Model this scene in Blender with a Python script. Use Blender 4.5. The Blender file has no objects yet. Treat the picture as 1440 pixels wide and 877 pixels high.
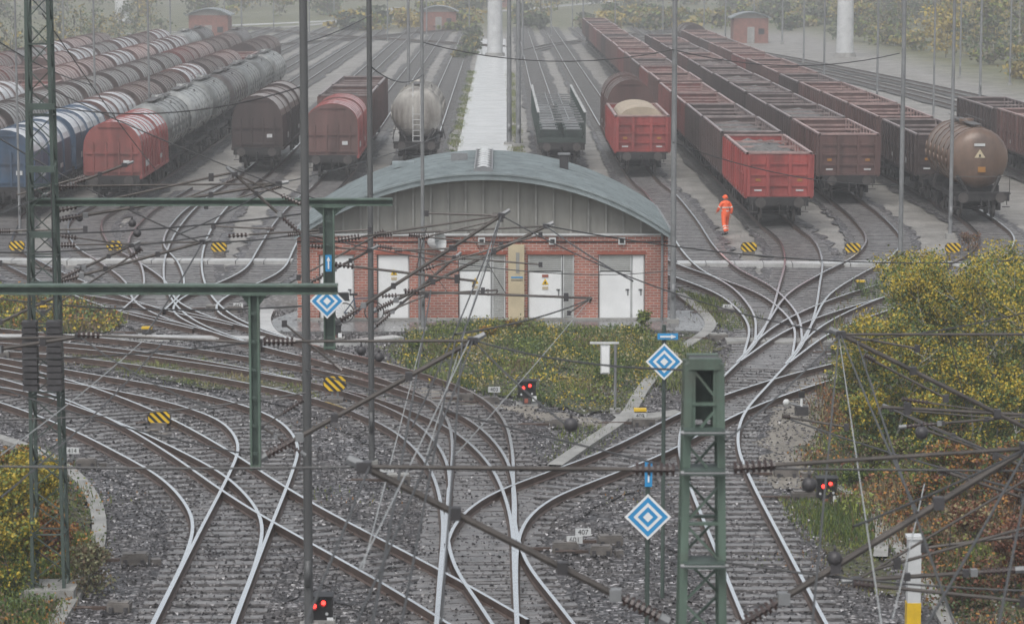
import bpy, math, random
import numpy as np
from mathutils import Vector, Euler, Matrix
random.seed(7); rng=np.random.default_rng(7)
sc=bpy.context.scene
F=4000.0; CH=12.7
PITCH=math.atan(508.5/F); YAW=math.atan(17/F)
CAM=Vector((0,0,CH)); ROT=Euler((math.pi/2-PITCH,0,-YAW),'XYZ').to_matrix()
def ray(px,py): return ROT@Vector((px-720,438.5-py,-F))
def g(px,py,z=0.0):
    d=ray(px,py); t=(z-CH)/d.z; return CAM+d*t
def at(px,py,D):
    d=ray(px,py); return CAM+d*(D/d.y)
def pr(X,Y,Z=0.0):
    v=ROT.transposed()@(Vector((X,Y,Z))-CAM); return (720+F*v.x/-v.z, 438.5-F*v.y/-v.z)
cd=bpy.data.cameras.new("camera"); cam=bpy.data.objects.new("camera",cd); sc.collection.objects.link(cam)
cam.location=CAM; cam.rotation_euler=(math.pi/2-PITCH,0,-YAW); cd.sensor_width=36; cd.lens=F/1440*36
cd.clip_start=0.5; cd.clip_end=6000; sc.camera=cam
cd.dof.use_dof=True; cd.dof.focus_distance=105; cd.dof.aperture_fstop=3.2
sc.view_settings.view_transform='Standard'; sc.view_settings.look='None'; sc.view_settings.exposure=0

# ---------------- materials
def mat(name,col,rough=.6,metal=0,var=.3,scale=3.,col2=None,bump=0.,streak=False,rnd=0.,amt=.5,spec=.5,emit=0,grime=0):
    m=bpy.data.materials.new(name); m.use_nodes=True; nt=m.node_tree; N=nt.nodes; L=nt.links
    b=N['Principled BSDF']; b.inputs['Roughness'].default_value=rough; b.inputs['Metallic'].default_value=metal
    b.inputs['Specular IOR Level'].default_value=spec
    geo=N.new('ShaderNodeNewGeometry'); mp=N.new('ShaderNodeMapping'); L.new(geo.outputs['Position'],mp.inputs[0])
    mp.inputs['Scale'].default_value=(scale,scale,scale*(.12 if streak else 1))
    no=N.new('ShaderNodeTexNoise'); no.inputs['Scale'].default_value=1; no.inputs['Detail'].default_value=6; no.inputs['Roughness'].default_value=.65
    L.new(mp.outputs[0],no.inputs['Vector'])
    cr=N.new('ShaderNodeValToRGB'); e=cr.color_ramp.elements
    c1=[c*(1-var) for c in col]; c2=col2 if col2 else [min(1,c*(1+var)) for c in col]
    e[0].position=.28+ (amt-.5)*-.4; e[1].position=.72+(amt-.5)*-.4
    e[0].color=(*c1,1); e[1].color=(*c2,1); L.new(no.outputs[0],cr.inputs[0])
    out=cr.outputs[0]
    if grime:
        n2=N.new('ShaderNodeTexNoise'); n2.inputs['Scale'].default_value=.9; n2.inputs['Detail'].default_value=9; n2.inputs['Roughness'].default_value=.75; L.new(geo.outputs['Position'],n2.inputs['Vector'])
        mr=N.new('ShaderNodeMapRange'); L.new(n2.outputs[0],mr.inputs[0]); mr.inputs[1].default_value=.5; mr.inputs[2].default_value=.68; mr.inputs[4].default_value=grime
        mx=N.new('ShaderNodeMix'); mx.data_type='RGBA'; L.new(mr.outputs[0],mx.inputs[0]); L.new(out,mx.inputs[6]); mx.inputs[7].default_value=(.07,.05,.042,1); out=mx.outputs[2]
    if rnd>0:
        oi=N.new('ShaderNodeObjectInfo'); mr=N.new('ShaderNodeMapRange'); L.new(oi.outputs['Random'],mr.inputs[0])
        mr.inputs[3].default_value=1-rnd; mr.inputs[4].default_value=1+rnd
        hs=N.new('ShaderNodeHueSaturation'); L.new(out,hs.inputs['Color']); L.new(mr.outputs[0],hs.inputs['Value']); out=hs.outputs[0]
    L.new(out,b.inputs['Base Color'])
    if emit:
        b.inputs['Emission Color'].default_value=(*col,1); b.inputs['Emission Strength'].default_value=emit
    if bump>0:
        bp=N.new('ShaderNodeBump'); bp.inputs['Strength'].default_value=bump; bp.inputs['Distance'].default_value=.05
        L.new(no.outputs[0],bp.inputs['Height']); L.new(bp.outputs[0],b.inputs['Normal'])
    return m
M={}
M['railtop']=mat('rail_polished_steel',(.93,.95,.97),.2,1,.04,2)
M['railside']=mat('rail_rust',(.075,.05,.04),.6,.1,.4,3)
M['sleeper']=mat('sleeper_wet_wood',(.16,.152,.15),.33,0,.6,3.2,bump=.5)
M['sleeperfar']=mat('sleeper_old',(.12,.115,.11),.5,0,.45,2.2)
M['concrete']=mat('concrete_wet',(.46,.46,.45),.35,0,.25,1.4)
M['conc2']=mat('concrete_old',(.29,.285,.27),.6,0,.35,2)
M['path']=mat('path_wet',(.62,.63,.63),.2,0,.22,.5)
M['apron']=mat('apron_asphalt',(.17,.17,.17),.25,0,.4,.8)
M['dirtpath']=mat('dirt_path',(.22,.20,.17),.7,0,.4,1.3)
M['red']=mat('wagon_red',(.14,.042,.038),.45,0,.4,1.6,col2=(.26,.08,.07),streak=True,rnd=.3,grime=.7)
M['redb']=mat('wagon_bright_red',(.26,.045,.042),.4,0,.35,1.6,col2=(.38,.08,.072),streak=True,rnd=.1,grime=.45)
M['brown']=mat('wagon_brown',(.10,.052,.046),.55,0,.45,1.6,streak=True,rnd=.3,grime=.5)
M['dbrown']=mat('wagon_dark_brown',(.06,.04,.037),.55,0,.45,1.6,streak=True,rnd=.3)
M['blue']=mat('wagon_blue',(.035,.065,.11),.45,0,.4,1.6,streak=True,rnd=.2,grime=.4)
M['rim']=mat('wagon_top_edge',(.33,.225,.21),.35,0,.5,1.5)
M['rimd']=mat('wagon_top_edge_dark',(.23,.185,.18),.35,0,.5,1.5)
M['tarp']=mat('wagon_hood_painted_sheen',(.42,.42,.43),.3,0,.45,.8,col2=(.72,.73,.75),rnd=.12)  # pale hood tops; the wet roof's whitish reflection is painted into this colour
M['tarpg']=mat('wagon_hood_grey',(.27,.27,.26),.3,0,.35,1.2,rnd=.2)
M['tarpb']=mat('wagon_hood_brown',(.19,.14,.125),.28,0,.35,1.2,rnd=.2)
M['pink']=mat('wagon_hood_pink',(.36,.26,.24),.35,0,.3,1.2,rnd=.2)
M['load']=mat('wagon_load',(.045,.04,.038),.85,0,.6,3,bump=.6)
M['loadg']=mat('wagon_load_grey',(.12,.115,.11),.5,0,.5,1.6,bump=.5)
M['beige']=mat('load_beige',(.40,.33,.25),.7,0,.25,1)
M['under']=mat('undercarriage',(.022,.02,.02),.6,.1,.4,3)
M['wheel']=mat('wheel_steel',(.10,.09,.085),.45,.6,.3,3)
M['tankgrey']=mat('tank_grey',(.15,.16,.155),.28,0,.5,1.2,col2=(.34,.35,.34),streak=True,rnd=.35,grime=.5)
M['tankdark']=mat('tank_dark',(.10,.085,.08),.3,0,.4,1.2,streak=True,rnd=.3)
M['tankrust']=mat('tank_rusty',(.13,.075,.05),.38,0,.45,1.,col2=(.22,.145,.105),streak=True,grime=.6)
M['silo']=mat('silo_cream',(.15,.13,.115),.4,0,.5,1.5,col2=(.48,.46,.42),streak=True,amt=.55,grime=.6)
M['mil']=mat('flat_green',(.035,.052,.046),.5,0,.4,2,rnd=.2)
M['steel']=mat('galvanised_steel',(.22,.225,.23),.5,.2,.25,2)
M['msteel']=mat('weathered_mast_steel',(.095,.097,.098),.5,.1,.3,2,streak=True)
M['dsteel']=mat('dark_steel',(.06,.057,.06),.5,.2,.35,3)
M['mach']=mat('machine_cover',(.13,.118,.108),.5,0,.5,3)
M['green']=mat('mast_green_paint',(.09,.132,.105),.5,0,.45,3.2,streak=True,grime=.5)
M['dgreen']=mat('mast_dark_green',(.055,.078,.067),.55,0,.4,3.2,streak=True)
M['ins']=mat('insulator_brown',(.045,.028,.025),.2,0,.3,4)
M['wire']=mat('wire_copper_dark',(.055,.055,.056),.5,.2,.2,3)
M['wirel']=mat('wire_light',(.40,.41,.41),.4,.2,.2,3)
M['tube']=mat('cantilever_tube',(.07,.06,.053),.5,.1,.5,3)
M['white']=mat('white_paint',(.78,.79,.79),.45,0,.1,1.2)
M['wht2']=mat('white_dirty',(.55,.56,.56),.5,0,.2,1.5)
M['black']=mat('black_paint',(.02,.02,.022),.5,0,.3,3)
M['yellow']=mat('yellow_paint',(.70,.45,.02),.45,0,.2,3)
M['bluep']=mat('sign_blue',(.03,.27,.56),.4,0,.1,3)
M['orange']=mat('hi_vis_orange',(.95,.13,.035),.6,0,.15,7)
M['refl']=mat('reflective_tape',(.65,.66,.62),.4,0,.1,5)
M['skin']=mat('skin',(.50,.30,.22),.5,0,.1,8)
M['boot']=mat('boots',(.02,.02,.02),.5,0,.2,8)
M['redlight']=mat('red_signal_lamp',(1,.04,.03),.4,0,0,1,emit=5)
M['roof']=mat('roof_sheet_metal',(.15,.175,.185),.3,.15,.35,.7,col2=(.26,.29,.30))
M['fascia']=mat('roof_fascia',(.25,.29,.30),.4,.1,.3,1.5)
M['gable']=mat('gable_panel',(.25,.245,.225),.6,0,.25,1.3,streak=True)
M['louver']=mat('louver_grey',(.42,.42,.39),.5,.1,.15,2)
M['cream']=mat('cream_board',(.52,.44,.30),.55,0,.15,2)
M['dark']=mat('dark_gap',(.03,.03,.032),.7,0,.2,2)
M['bark']=mat('bark',(.10,.09,.08),.8,0,.5,5)
M['birchbark']=mat('birch_bark',(.35,.34,.31),.7,0,.5,6)
M['reddoor']=mat('dull_red_door',(.30,.09,.06),.5,0,.2,2)
M['hutbrick']=mat('hut_brick',(.24,.105,.08),.7,0,.35,2)
for i,c in enumerate([(.035,.033,.034),(.085,.08,.083),(.18,.172,.175),(.38,.37,.37)]): M['st%d'%i]=mat('ballast_stone_%d'%i,c,.42,0,.35,6)
for k,c in dict(lg=(.065,.105,.03),ldg=(.035,.06,.022),ly=(.42,.31,.03),lyg=(.17,.20,.035),lo=(.33,.15,.03),lr=(.16,.06,.032),lb=(.13,.09,.05),lgr=(.20,.20,.105),lfo=(.07,.085,.045),lfy=(.30,.23,.06),lfb=(.13,.11,.06),lst=(.28,.24,.12)).items():
    M[k]=mat('leaf_'+k,c,.6,0,.35,1.8)
def brickmat():
    m=bpy.data.materials.new('red_brick'); m.use_nodes=True; nt=m.node_tree; N=nt.nodes; L=nt.links; b=N['Principled BSDF']
    geo=N.new('ShaderNodeNewGeometry'); sp=N.new('ShaderNodeSeparateXYZ'); L.new(geo.outputs['Position'],sp.inputs[0])
    ad=N.new('ShaderNodeMath'); L.new(sp.outputs[0],ad.inputs[0]); L.new(sp.outputs[1],ad.inputs[1])
    cb=N.new('ShaderNodeCombineXYZ'); L.new(ad.outputs[0],cb.inputs[0]); L.new(sp.outputs[2],cb.inputs[1])
    br=N.new('ShaderNodeTexBrick'); L.new(cb.outputs[0],br.inputs['Vector']); br.inputs['Scale'].default_value=1
    br.inputs['Brick Width'].default_value=.26; br.inputs['Row Height'].default_value=.09; br.inputs['Mortar Size'].default_value=.012
    br.inputs['Color1'].default_value=(.40,.13,.09,1); br.inputs['Color2'].default_value=(.27,.095,.072,1); br.inputs['Mortar'].default_value=(.42,.36,.32,1)
    no=N.new('ShaderNodeTexNoise'); no.inputs['Scale'].default_value=.9; no.inputs['Detail'].default_value=7; L.new(geo.outputs['Position'],no.inputs['Vector'])
    mr=N.new('ShaderNodeMapRange'); L.new(no.outputs[0],mr.inputs[0]); mr.inputs[1].default_value=.3; mr.inputs[2].default_value=.7; mr.inputs[3].default_value=.7; mr.inputs[4].default_value=1.25
    hs=N.new('ShaderNodeHueSaturation'); L.new(br.outputs[0],hs.inputs['Color']); L.new(mr.outputs[0],hs.inputs['Value']); L.new(hs.outputs[0],b.inputs['Base Color'])
    b.inputs['Roughness'].default_value=.7
    return m
M['brick']=brickmat()
def gravel(name,dark,light,brown,scale,zone=False,rough=.55,brownamt=.5):
    m=bpy.data.materials.new(name); m.use_nodes=True; nt=m.node_tree; N=nt.nodes; L=nt.links; b=N['Principled BSDF']
    geo=N.new('ShaderNodeNewGeometry')
    vo=N.new('ShaderNodeTexVoronoi'); vo.inputs['Scale'].default_value=scale; L.new(geo.outputs['Position'],vo.inputs['Vector'])
    sp=N.new('ShaderNodeSeparateColor'); L.new(vo.outputs['Color'],sp.inputs[0])
    cr=N.new('ShaderNodeValToRGB'); e=cr.color_ramp.elements; e[0].color=(*dark,1); e[1].color=(*light,1)
    e[0].position=.1; e[1].position=1.0
    for ps,f in ((.6,.16),(.85,.42)): ne=cr.color_ramp.elements.new(ps); ne.color=(*[dark[i]+(light[i]-dark[i])*f for i in range(3)],1)
    L.new(sp.outputs[0],cr.inputs[0])
    mr=N.new('ShaderNodeMapRange'); L.new(vo.outputs['Distance'],mr.inputs[0]); mr.inputs[1].default_value=.3; mr.inputs[2].default_value=.75; mr.inputs[3].default_value=1.1; mr.inputs[4].default_value=.25
    hs=N.new('ShaderNodeHueSaturation'); L.new(cr.outputs[0],hs.inputs['Color']); L.new(mr.outputs[0],hs.inputs['Value']); c=hs.outputs[0]
    no=N.new('ShaderNodeTexNoise'); no.inputs['Scale'].default_value=.35; no.inputs['Detail'].default_value=8; no.inputs['Roughness'].default_value=.68; L.new(geo.outputs['Position'],no.inputs['Vector'])
    mr=N.new('ShaderNodeMapRange'); L.new(no.outputs[0],mr.inputs[0]); mr.inputs[1].default_value=.45; mr.inputs[2].default_value=.7; mr.inputs[4].default_value=brownamt
    mx=N.new('ShaderNodeMix'); mx.data_type='RGBA'; L.new(mr.outputs[0],mx.inputs[0]); L.new(c,mx.inputs[6]); mx.inputs[7].default_value=(*brown,1)
    out=mx.outputs[2]
    if zone:
        sp=N.new('ShaderNodeSeparateXYZ'); L.new(geo.outputs['Position'],sp.inputs[0])
        n2=N.new('ShaderNodeTexNoise'); n2.inputs['Scale'].default_value=.12; n2.inputs['Detail'].default_value=5; L.new(geo.outputs['Position'],n2.inputs['Vector'])
        ma=N.new('ShaderNodeMath'); ma.operation='MULTIPLY_ADD'; L.new(n2.outputs[0],ma.inputs[0]); ma.inputs[1].default_value=30; L.new(sp.outputs[1],ma.inputs[2])
        m1=N.new('ShaderNodeMapRange'); L.new(ma.outputs[0],m1.inputs[0]); m1.inputs[1].default_value=110; m1.inputs[2].default_value=140
        n3=N.new('ShaderNodeTexNoise'); n3.inputs['Scale'].default_value=.5; n3.inputs['Detail'].default_value=9; n3.inputs['Roughness'].default_value=.7; L.new(geo.outputs['Position'],n3.inputs['Vector'])
        cr=N.new('ShaderNodeValToRGB'); L.new(n3.outputs[0],cr.inputs[0]); e=cr.color_ramp.elements; e[0].position=.3; e[1].position=.7; e[0].color=(.12,.112,.10,1); e[1].color=(.36,.34,.31,1)
        mx2=N.new('ShaderNodeMix'); mx2.data_type='RGBA'; L.new(m1.outputs[0],mx2.inputs[0]); L.new(out,mx2.inputs[6]); L.new(cr.outputs[0],mx2.inputs[7])
        m3=N.new('ShaderNodeMapRange'); L.new(ma.outputs[0],m3.inputs[0]); m3.inputs[1].default_value=440; m3.inputs[2].default_value=500
        ab=N.new('ShaderNodeMath'); ab.operation='ABSOLUTE'; L.new(sp.outputs[0],ab.inputs[0])
        m4=N.new('ShaderNodeMapRange'); L.new(ab.outputs[0],m4.inputs[0]); m4.inputs[1].default_value=44; m4.inputs[2].default_value=52
        mm=N.new('ShaderNodeMath'); mm.operation='MAXIMUM'; L.new(m3.outputs[0],mm.inputs[0]); L.new(m4.outputs[0],mm.inputs[1])
        cr2=N.new('ShaderNodeValToRGB'); L.new(n3.outputs[0],cr2.inputs[0]); e=cr2.color_ramp.elements; e[0].position=.35; e[1].position=.65; e[0].color=(.06,.08,.03,1); e[1].color=(.19,.17,.07,1)
        mx3=N.new('ShaderNodeMix'); mx3.data_type='RGBA'; L.new(mm.outputs[0],mx3.inputs[0]); L.new(mx2.outputs[2],mx3.inputs[6]); L.new(cr2.outputs[0],mx3.inputs[7])
        out=mx3.outputs[2]
    L.new(out,b.inputs['Base Color'])
    mr2=N.new('ShaderNodeMapRange'); L.new(no.outputs[0],mr2.inputs[0]); mr2.inputs[1].default_value=.35; mr2.inputs[2].default_value=.65; mr2.inputs[3].default_value=rough-.18; mr2.inputs[4].default_value=rough+.12
    L.new(mr2.outputs[0],b.inputs['Roughness'])
    bp=N.new('ShaderNodeBump'); bp.invert=True; bp.inputs['Strength'].default_value=.9; bp.inputs['Distance'].default_value=.045; L.new(vo.outputs['Distance'],bp.inputs['Height']); L.new(bp.outputs[0],b.inputs['Normal'])
    return m
M['ground']=gravel('ground_gravel',(.045,.042,.044),(.54,.52,.53),(.13,.115,.10),8,zone=True,brownamt=.45)
M['ballast']=gravel('track_ballast',(.034,.031,.033),(.42,.40,.40),(.10,.082,.068),8,brownamt=.35)
M['farbed']=gravel('yard_track_bed',(.06,.055,.052),(.28,.27,.255),(.12,.105,.09),8,brownamt=.6)
M['grass']=gravel('grass_soil',(.04,.055,.02),(.16,.16,.07),(.12,.10,.055),5,brownamt=.7,rough=.8)

# ---------------- mesh builder
class MB:
    def __init__(s): s.v=[];s.f=[];s.m=[];s.mats=[]
    def mi(s,k):
        if k not in s.mats: s.mats.append(k)
        return s.mats.index(k)
    def face(s,pts,k):
        n=len(s.v); s.v+= [tuple(p) for p in pts]; s.f.append(list(range(n,n+len(pts)))); s.m.append(s.mi(k))
    def box(s,c,d,k,rz=0):
        n=len(s.v); hx,hy,hz=d[0]/2,d[1]/2,d[2]/2; cs,sn=math.cos(rz),math.sin(rz)
        for x,y,z in ((-hx,-hy,-hz),(hx,-hy,-hz),(hx,hy,-hz),(-hx,hy,-hz),(-hx,-hy,hz),(hx,-hy,hz),(hx,hy,hz),(-hx,hy,hz)):
            s.v.append((c[0]+x*cs-y*sn,c[1]+x*sn+y*cs,c[2]+z))
        i=s.mi(k)
        for q in ((0,3,2,1),(4,5,6,7),(0,1,5,4),(1,2,6,5),(2,3,7,6),(3,0,4,7)): s.f.append([n+a for a in q]); s.m.append(i)
    def bar(s,p0,p1,w,h,k):
        p0=Vector(p0);p1=Vector(p1);d=(p1-p0).normalized(); u=Vector((0,0,1)) if abs(d.z)<.95 else Vector((0,1,0))
        a=d.cross(u).normalized()*w/2; b=a.cross(d).normalized()*h/2; n=len(s.v); i=s.mi(k)
        for p in (p0,p1):
            for q in (-a-b,a-b,a+b,-a+b): s.v.append(tuple(p+q))
        for q in ((0,3,2,1),(4,5,6,7),(0,1,5,4),(1,2,6,5),(2,3,7,6),(3,0,4,7)): s.f.append([n+t for t in q]); s.m.append(i)
    def tube(s,p0,p1,r0,r1,k,n=8,caps=True):
        p0=Vector(p0);p1=Vector(p1);d=(p1-p0)
        if d.length<1e-6: return
        d.normalize(); u=Vector((0,0,1)) if abs(d.z)<.95 else Vector((0,1,0))
        a=d.cross(u).normalized(); b=a.cross(d).normalized(); st=len(s.v); i=s.mi(k)
        for p,r in ((p0,r0),(p1,r1)):
            for j in range(n):
                t=2*math.pi*j/n; s.v.append(tuple(p+a*math.cos(t)*r+b*math.sin(t)*r))
        for j in range(n):
            j2=(j+1)%n; s.f.append([st+j,st+j2,st+n+j2,st+n+j]); s.m.append(i)
        if caps: s.f.append([st+j for j in range(n)][::-1]); s.m.append(i); s.f.append([st+n+j for j in range(n)]); s.m.append(i)
    def path(s,pts,r,k,n=5):
        for a,b in zip(pts[:-1],pts[1:]): s.tube(a,b,r,r,k,n,False)
    def ball(s,c,r,k,nu=10,nv=7,sc3=(1,1,1)):
        st=len(s.v); i=s.mi(k)
        for a in range(nv+1):
            ph=math.pi*a/nv
            for b in range(nu):
                t=2*math.pi*b/nu; s.v.append((c[0]+r*sc3[0]*math.sin(ph)*math.cos(t),c[1]+r*sc3[1]*math.sin(ph)*math.sin(t),c[2]+r*sc3[2]*math.cos(ph)))
        for a in range(nv):
            for b in range(nu):
                b2=(b+1)%nu; s.f.append([st+a*nu+b,st+(a+1)*nu+b,st+(a+1)*nu+b2,st+a*nu+b2]); s.m.append(i)
    def extr(s,prof,y0,y1,k,caps=True,close=False):
        n=len(prof); st=len(s.v); i=s.mi(k)
        for y in (y0,y1):
            for x,z in prof: s.v.append((x,y,z))
        for j in range(n if close else n-1):
            j2=(j+1)%n; s.f.append([st+j,st+n+j,st+n+j2,st+j2]); s.m.append(i)
        if caps: s.f.append([st+j for j in range(n)]); s.m.append(i); s.f.append([st+n+j for j in range(n)][::-1]); s.m.append(i)
    def ring(s,prof_fn,ys,k):
        st=len(s.v); i=s.mi(k); n=None
        for y,sc_ in ys:
            P=prof_fn(sc_); n=len(P)
            for x,z in P: s.v.append((x,y,z))
        for a in range(len(ys)-1):
            for j in range(n):
                j2=(j+1)%n; s.f.append([st+a*n+j,st+(a+1)*n+j,st+(a+1)*n+j2,st+a*n+j2]); s.m.append(i)
        s.f.append([st+j for j in range(n)]); s.m.append(i); s.f.append([st+(len(ys)-1)*n+j for j in range(n)]); s.m.append(i)
    def mesh(s,name,smooth=None):
        me=bpy.data.meshes.new(name); me.from_pydata(s.v,[],s.f)
        for k in s.mats: me.materials.append(M[k])
        me.polygons.foreach_set('material_index',s.m)
        if smooth:
            idx=[s.mats.index(k) for k in smooth if k in s.mats]
            me.polygons.foreach_set('use_smooth',[mm in idx for mm in s.m])
        me.update(); return me
    def obj(s,name,parent=None,loc=(0,0,0),rz=0,smooth=None):
        return place(s.mesh(name,smooth),name,loc,rz,parent)
def place(me,name,loc=(0,0,0),rz=0,parent=None):
    o=bpy.data.objects.new(name,me); sc.collection.objects.link(o); o.location=loc; o.rotation_euler=(0,0,rz)
    if parent: o.parent=parent
    return o
def empty(name,loc=(0,0,0)):
    o=bpy.data.objects.new(name,None); sc.collection.objects.link(o); o.location=loc; return o
def npmesh(name,V,nper,mats,mi):
    nf=V.shape[0]; me=bpy.data.meshes.new(name); me.vertices.add(nf*nper); me.vertices.foreach_set('co',V.astype(np.float32).ravel())
    me.loops.add(nf*nper); me.loops.foreach_set('vertex_index',np.arange(nf*nper,dtype=np.int32))
    me.polygons.add(nf); me.polygons.foreach_set('loop_start',(np.arange(nf)*nper).astype(np.int32))
    try: me.polygons.foreach_set('loop_total',np.full(nf,nper,dtype=np.int32))
    except Exception: pass
    for k in mats: me.materials.append(M[k])
    me.polygons.foreach_set('material_index',mi.astype(np.int32)); me.update(calc_edges=True); me.validate(); return me

# ---------------- ground
b=MB(); b.face([(-3000,-200,0),(3000,-200,0),(3000,5000,0),(-3000,5000,0)],'ground'); b.obj('ground')

# ---------------- tracks
def spline(P,n=14):
    P=[np.array(p,float) for p in P]; P=[2*P[0]-P[1]]+P+[2*P[-1]-P[-2]]; out=[]
    for i in range(1,len(P)-2):
        p0,p1,p2,p3=P[i-1:i+3]
        t0=0; t1=t0+max(1e-3,np.linalg.norm(p1-p0)**.5); t2=t1+max(1e-3,np.linalg.norm(p2-p1)**.5); t3=t2+max(1e-3,np.linalg.norm(p3-p2)**.5)
        for j in range(n):
            t=t1+(t2-t1)*j/n
            A1=(t1-t)/(t1-t0)*p0+(t-t0)/(t1-t0)*p1; A2=(t2-t)/(t2-t1)*p1+(t-t1)/(t2-t1)*p2; A3=(t3-t)/(t3-t2)*p2+(t-t2)/(t3-t2)*p3
            B1=(t2-t)/(t2-t0)*A1+(t-t0)/(t2-t0)*A2; B2=(t3-t)/(t3-t1)*A2+(t-t1)/(t3-t1)*A3
            out.append((t2-t)/(t2-t1)*B1+(t-t1)/(t2-t1)*B2)
    out.append(P[-2]); return out
def resample(P,step):
    P=np.array(P); d=np.r_[0,np.cumsum(np.linalg.norm(np.diff(P,axis=0),axis=1))]; n=max(2,int(d[-1]/step)+1); s=np.linspace(0,d[-1],n)
    return np.stack([np.interp(s,d,P[:,0]),np.interp(s,d,P[:,1])],1)
def groundpath(px,step=.8,smooth=4):
    W=[g(*p) for p in spline(px)]; Q=resample([(w.x,w.y) for w in W],step)
    for _ in range(smooth): Q[1:-1]=(Q[:-2]+2*Q[1:-1]+Q[2:])/4
    return Q
def normals(Q):
    T=np.gradient(Q,axis=0); T/=np.linalg.norm(T,axis=1)[:,None]+1e-9; return np.stack([T[:,1],-T[:,0]],1)
ti=[0]
def track(px,step=.8,far=False,smooth=5):
    i=ti[0]; ti[0]+=1; Q=groundpath(px,step,smooth); Nn=normals(Q); mb=MB()
    z=.03+i*.0022
    bed='farbed' if far else 'ballast'
    def strip(o0,o1,z0,z1,k,wob=0):
        A=Q+Nn*o0; B=Q+Nn*o1
        if wob:
            A=A+Nn*rng.normal(size=(len(Q),1))*wob; B=B+Nn*rng.normal(size=(len(Q),1))*wob
        st=len(mb.v); mi_=mb.mi(k)
        for a,c in zip(A,B): mb.v.append((a[0],a[1],z0)); mb.v.append((c[0],c[1],z1))
        for j in range(len(Q)-1):
            mb.f.append([st+2*j,st+2*j+1,st+2*j+3,st+2*j+2]); mb.m.append(mi_)
    strip(-1.6,1.6,z,z,bed,.12)
    rt=.245+i*.0012; off=z+.035
    for sgn in (-1,1):
        c=sgn*.75; h=.038
        strip(c-h,c+h,rt,rt,'railtop'); strip(c-h,c-h,off-.02,rt,'railside'); strip(c+h,c+h,rt,off-.02,'railside')
        strip(c-.08,c-h,off+.005,off+.04,'railside'); strip(c+h,c+.08,off+.04,off+.005,'railside')
    S=resample(Q,.6); SN=normals(S)
    for j in range(len(S)):
        a=math.atan2(SN[j][1],SN[j][0])+random.gauss(0,.01); hw=random.uniform(-.08,.08)
        mb.box((S[j][0],S[j][1],off-.07+random.uniform(-.012,.006)),(2.45+hw,.25,.14),'sleeperfar' if far else 'sleeper',a)
    return mb.obj('railway_track')
TR=[
 [(-90,552),(0,564),(115,603),(200,643),(282,692),(320,745),(314,790),(278,877),(262,915)],
 [(-90,508),(0,522),(100,541),(200,558),(300,582),(358,608),(378,640),(370,670),(326,770),(280,877),(264,915)],
 [(-90,516),(0,532),(100,560),(200,602),(290,655),(345,693),(400,728),(490,778),(590,833),(690,893)],
 [(-90,395),(0,412),(100,427),(220,448),(300,467),(380,490),(470,513),(560,538),(635,568),(668,600),(678,640),(677,700),(672,780),(670,877),(670,915)],
 [(-90,468),(0,478),(150,492),(300,512),(430,537),(550,570),(630,610),(668,655),(678,700),(674,780)],
 [(-90,492),(0,498),(120,508),(250,525),(400,551),(520,583),(605,625),(650,675),(670,740),(672,790)],
 [(671,900),(673,830),(678,780),(690,748),(727,715),(800,685),(900,645),(1000,592),(1090,557),(1190,528),(1320,500)],
 [(676,700),(677,760),(690,810),(725,860),(760,910)],
 [(1115,915),(1097,877),(1048,770),(1012,690),(996,640),(1005,597),(1050,545),(1095,495),(1115,450),(1124,410),(1130,375),(1122,348),pr(12.7,130)],
]
for t in TR: track(t,.6)
XR=[-41.6,-37,-32.6,-28,-23.5,-19.3,-13.8,-9.2,-4.9,3.6,7.9,12.7,17.4,22.3]
YT=[
 [(380,490),(330,476),(272,445),(285,428),(330,409),(372,386),(388,358),(408,322),(436,288),pr(-9.2,152),pr(-9.2,200)],
 [(400,497),(300,457),(266,422),(257,388),(262,355),(280,320),(312,284),pr(-13.8,160),pr(-13.8,210)],
 [(340,478),(260,455),(218,432),(205,405),(170,378),(128,350),(120,320),pr(-19.3,140),pr(-19.3,190)],
 [(300,470),(200,447),(120,418),(40,382),(-8,350),(5,320),pr(-23.5,134),pr(-23.5,190)],
 [(1085,505),(1112,462),(1135,425),(1180,395),(1228,368),(1243,345),(1225,318),pr(17.4,143),pr(17.4,190)],
 [(1070,522),(1110,478),(1160,448),(1240,417),(1330,392),(1388,366),(1402,343),pr(22.3,131),pr(22.3,170)],
 [(1075,520),(1140,475),(1250,435),(1360,405),(1480,372),(1560,340)],
 [(1095,490),(1092,455),(1060,415),(1010,386),(980,355),(958,318),(928,278),pr(7.9,155),pr(7.9,200)],
 [(1080,510),(1085,470),(1050,430),(990,403),(930,382),(870,350),(820,310),pr(3.6,150),pr(3.6,200)],
 [(200,447),(230,415),(225,380),(205,350),(230,310),(290,270)],
]
for t in YT: track(t,.7,far=False)
for x in XR:
    y0={-9.2:200,-13.8:210,-19.3:190,-23.5:190,17.4:190,22.3:170,7.9:200,3.6:200,12.7:130,-4.9:110}.get(x,120)
    track([pr(x,y0),pr(x,260),pr(x,340),pr(x,470)],4,far=True,smooth=0)
track([pr(30.3,100),pr(30.3,200),pr(30.3,320),pr(28,470)],3,far=True)
track([pr(44,190),pr(40,260),pr(33,340),pr(20,440)],3,far=True)
track([pr(39,190),pr(36,260),pr(29,340),pr(16,440)],3,far=True)
track([pr(-42,470),pr(-28,430),pr(-10,395),pr(0,375)],3,far=True)
track([pr(32,470),pr(22,430),pr(8,385),pr(3.6,360)],3,far=True)
track([pr(-41.6,340),pr(-23.5,400),pr(-5,460)],3,far=True)
n=105000
Pc=np.c_[rng.uniform(-14,16,n),48+52*rng.uniform(0,1,n)**1.1]
Zc=rng.uniform(.03,.10,n); s=rng.uniform(.03,.085,n)[:,None]
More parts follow.
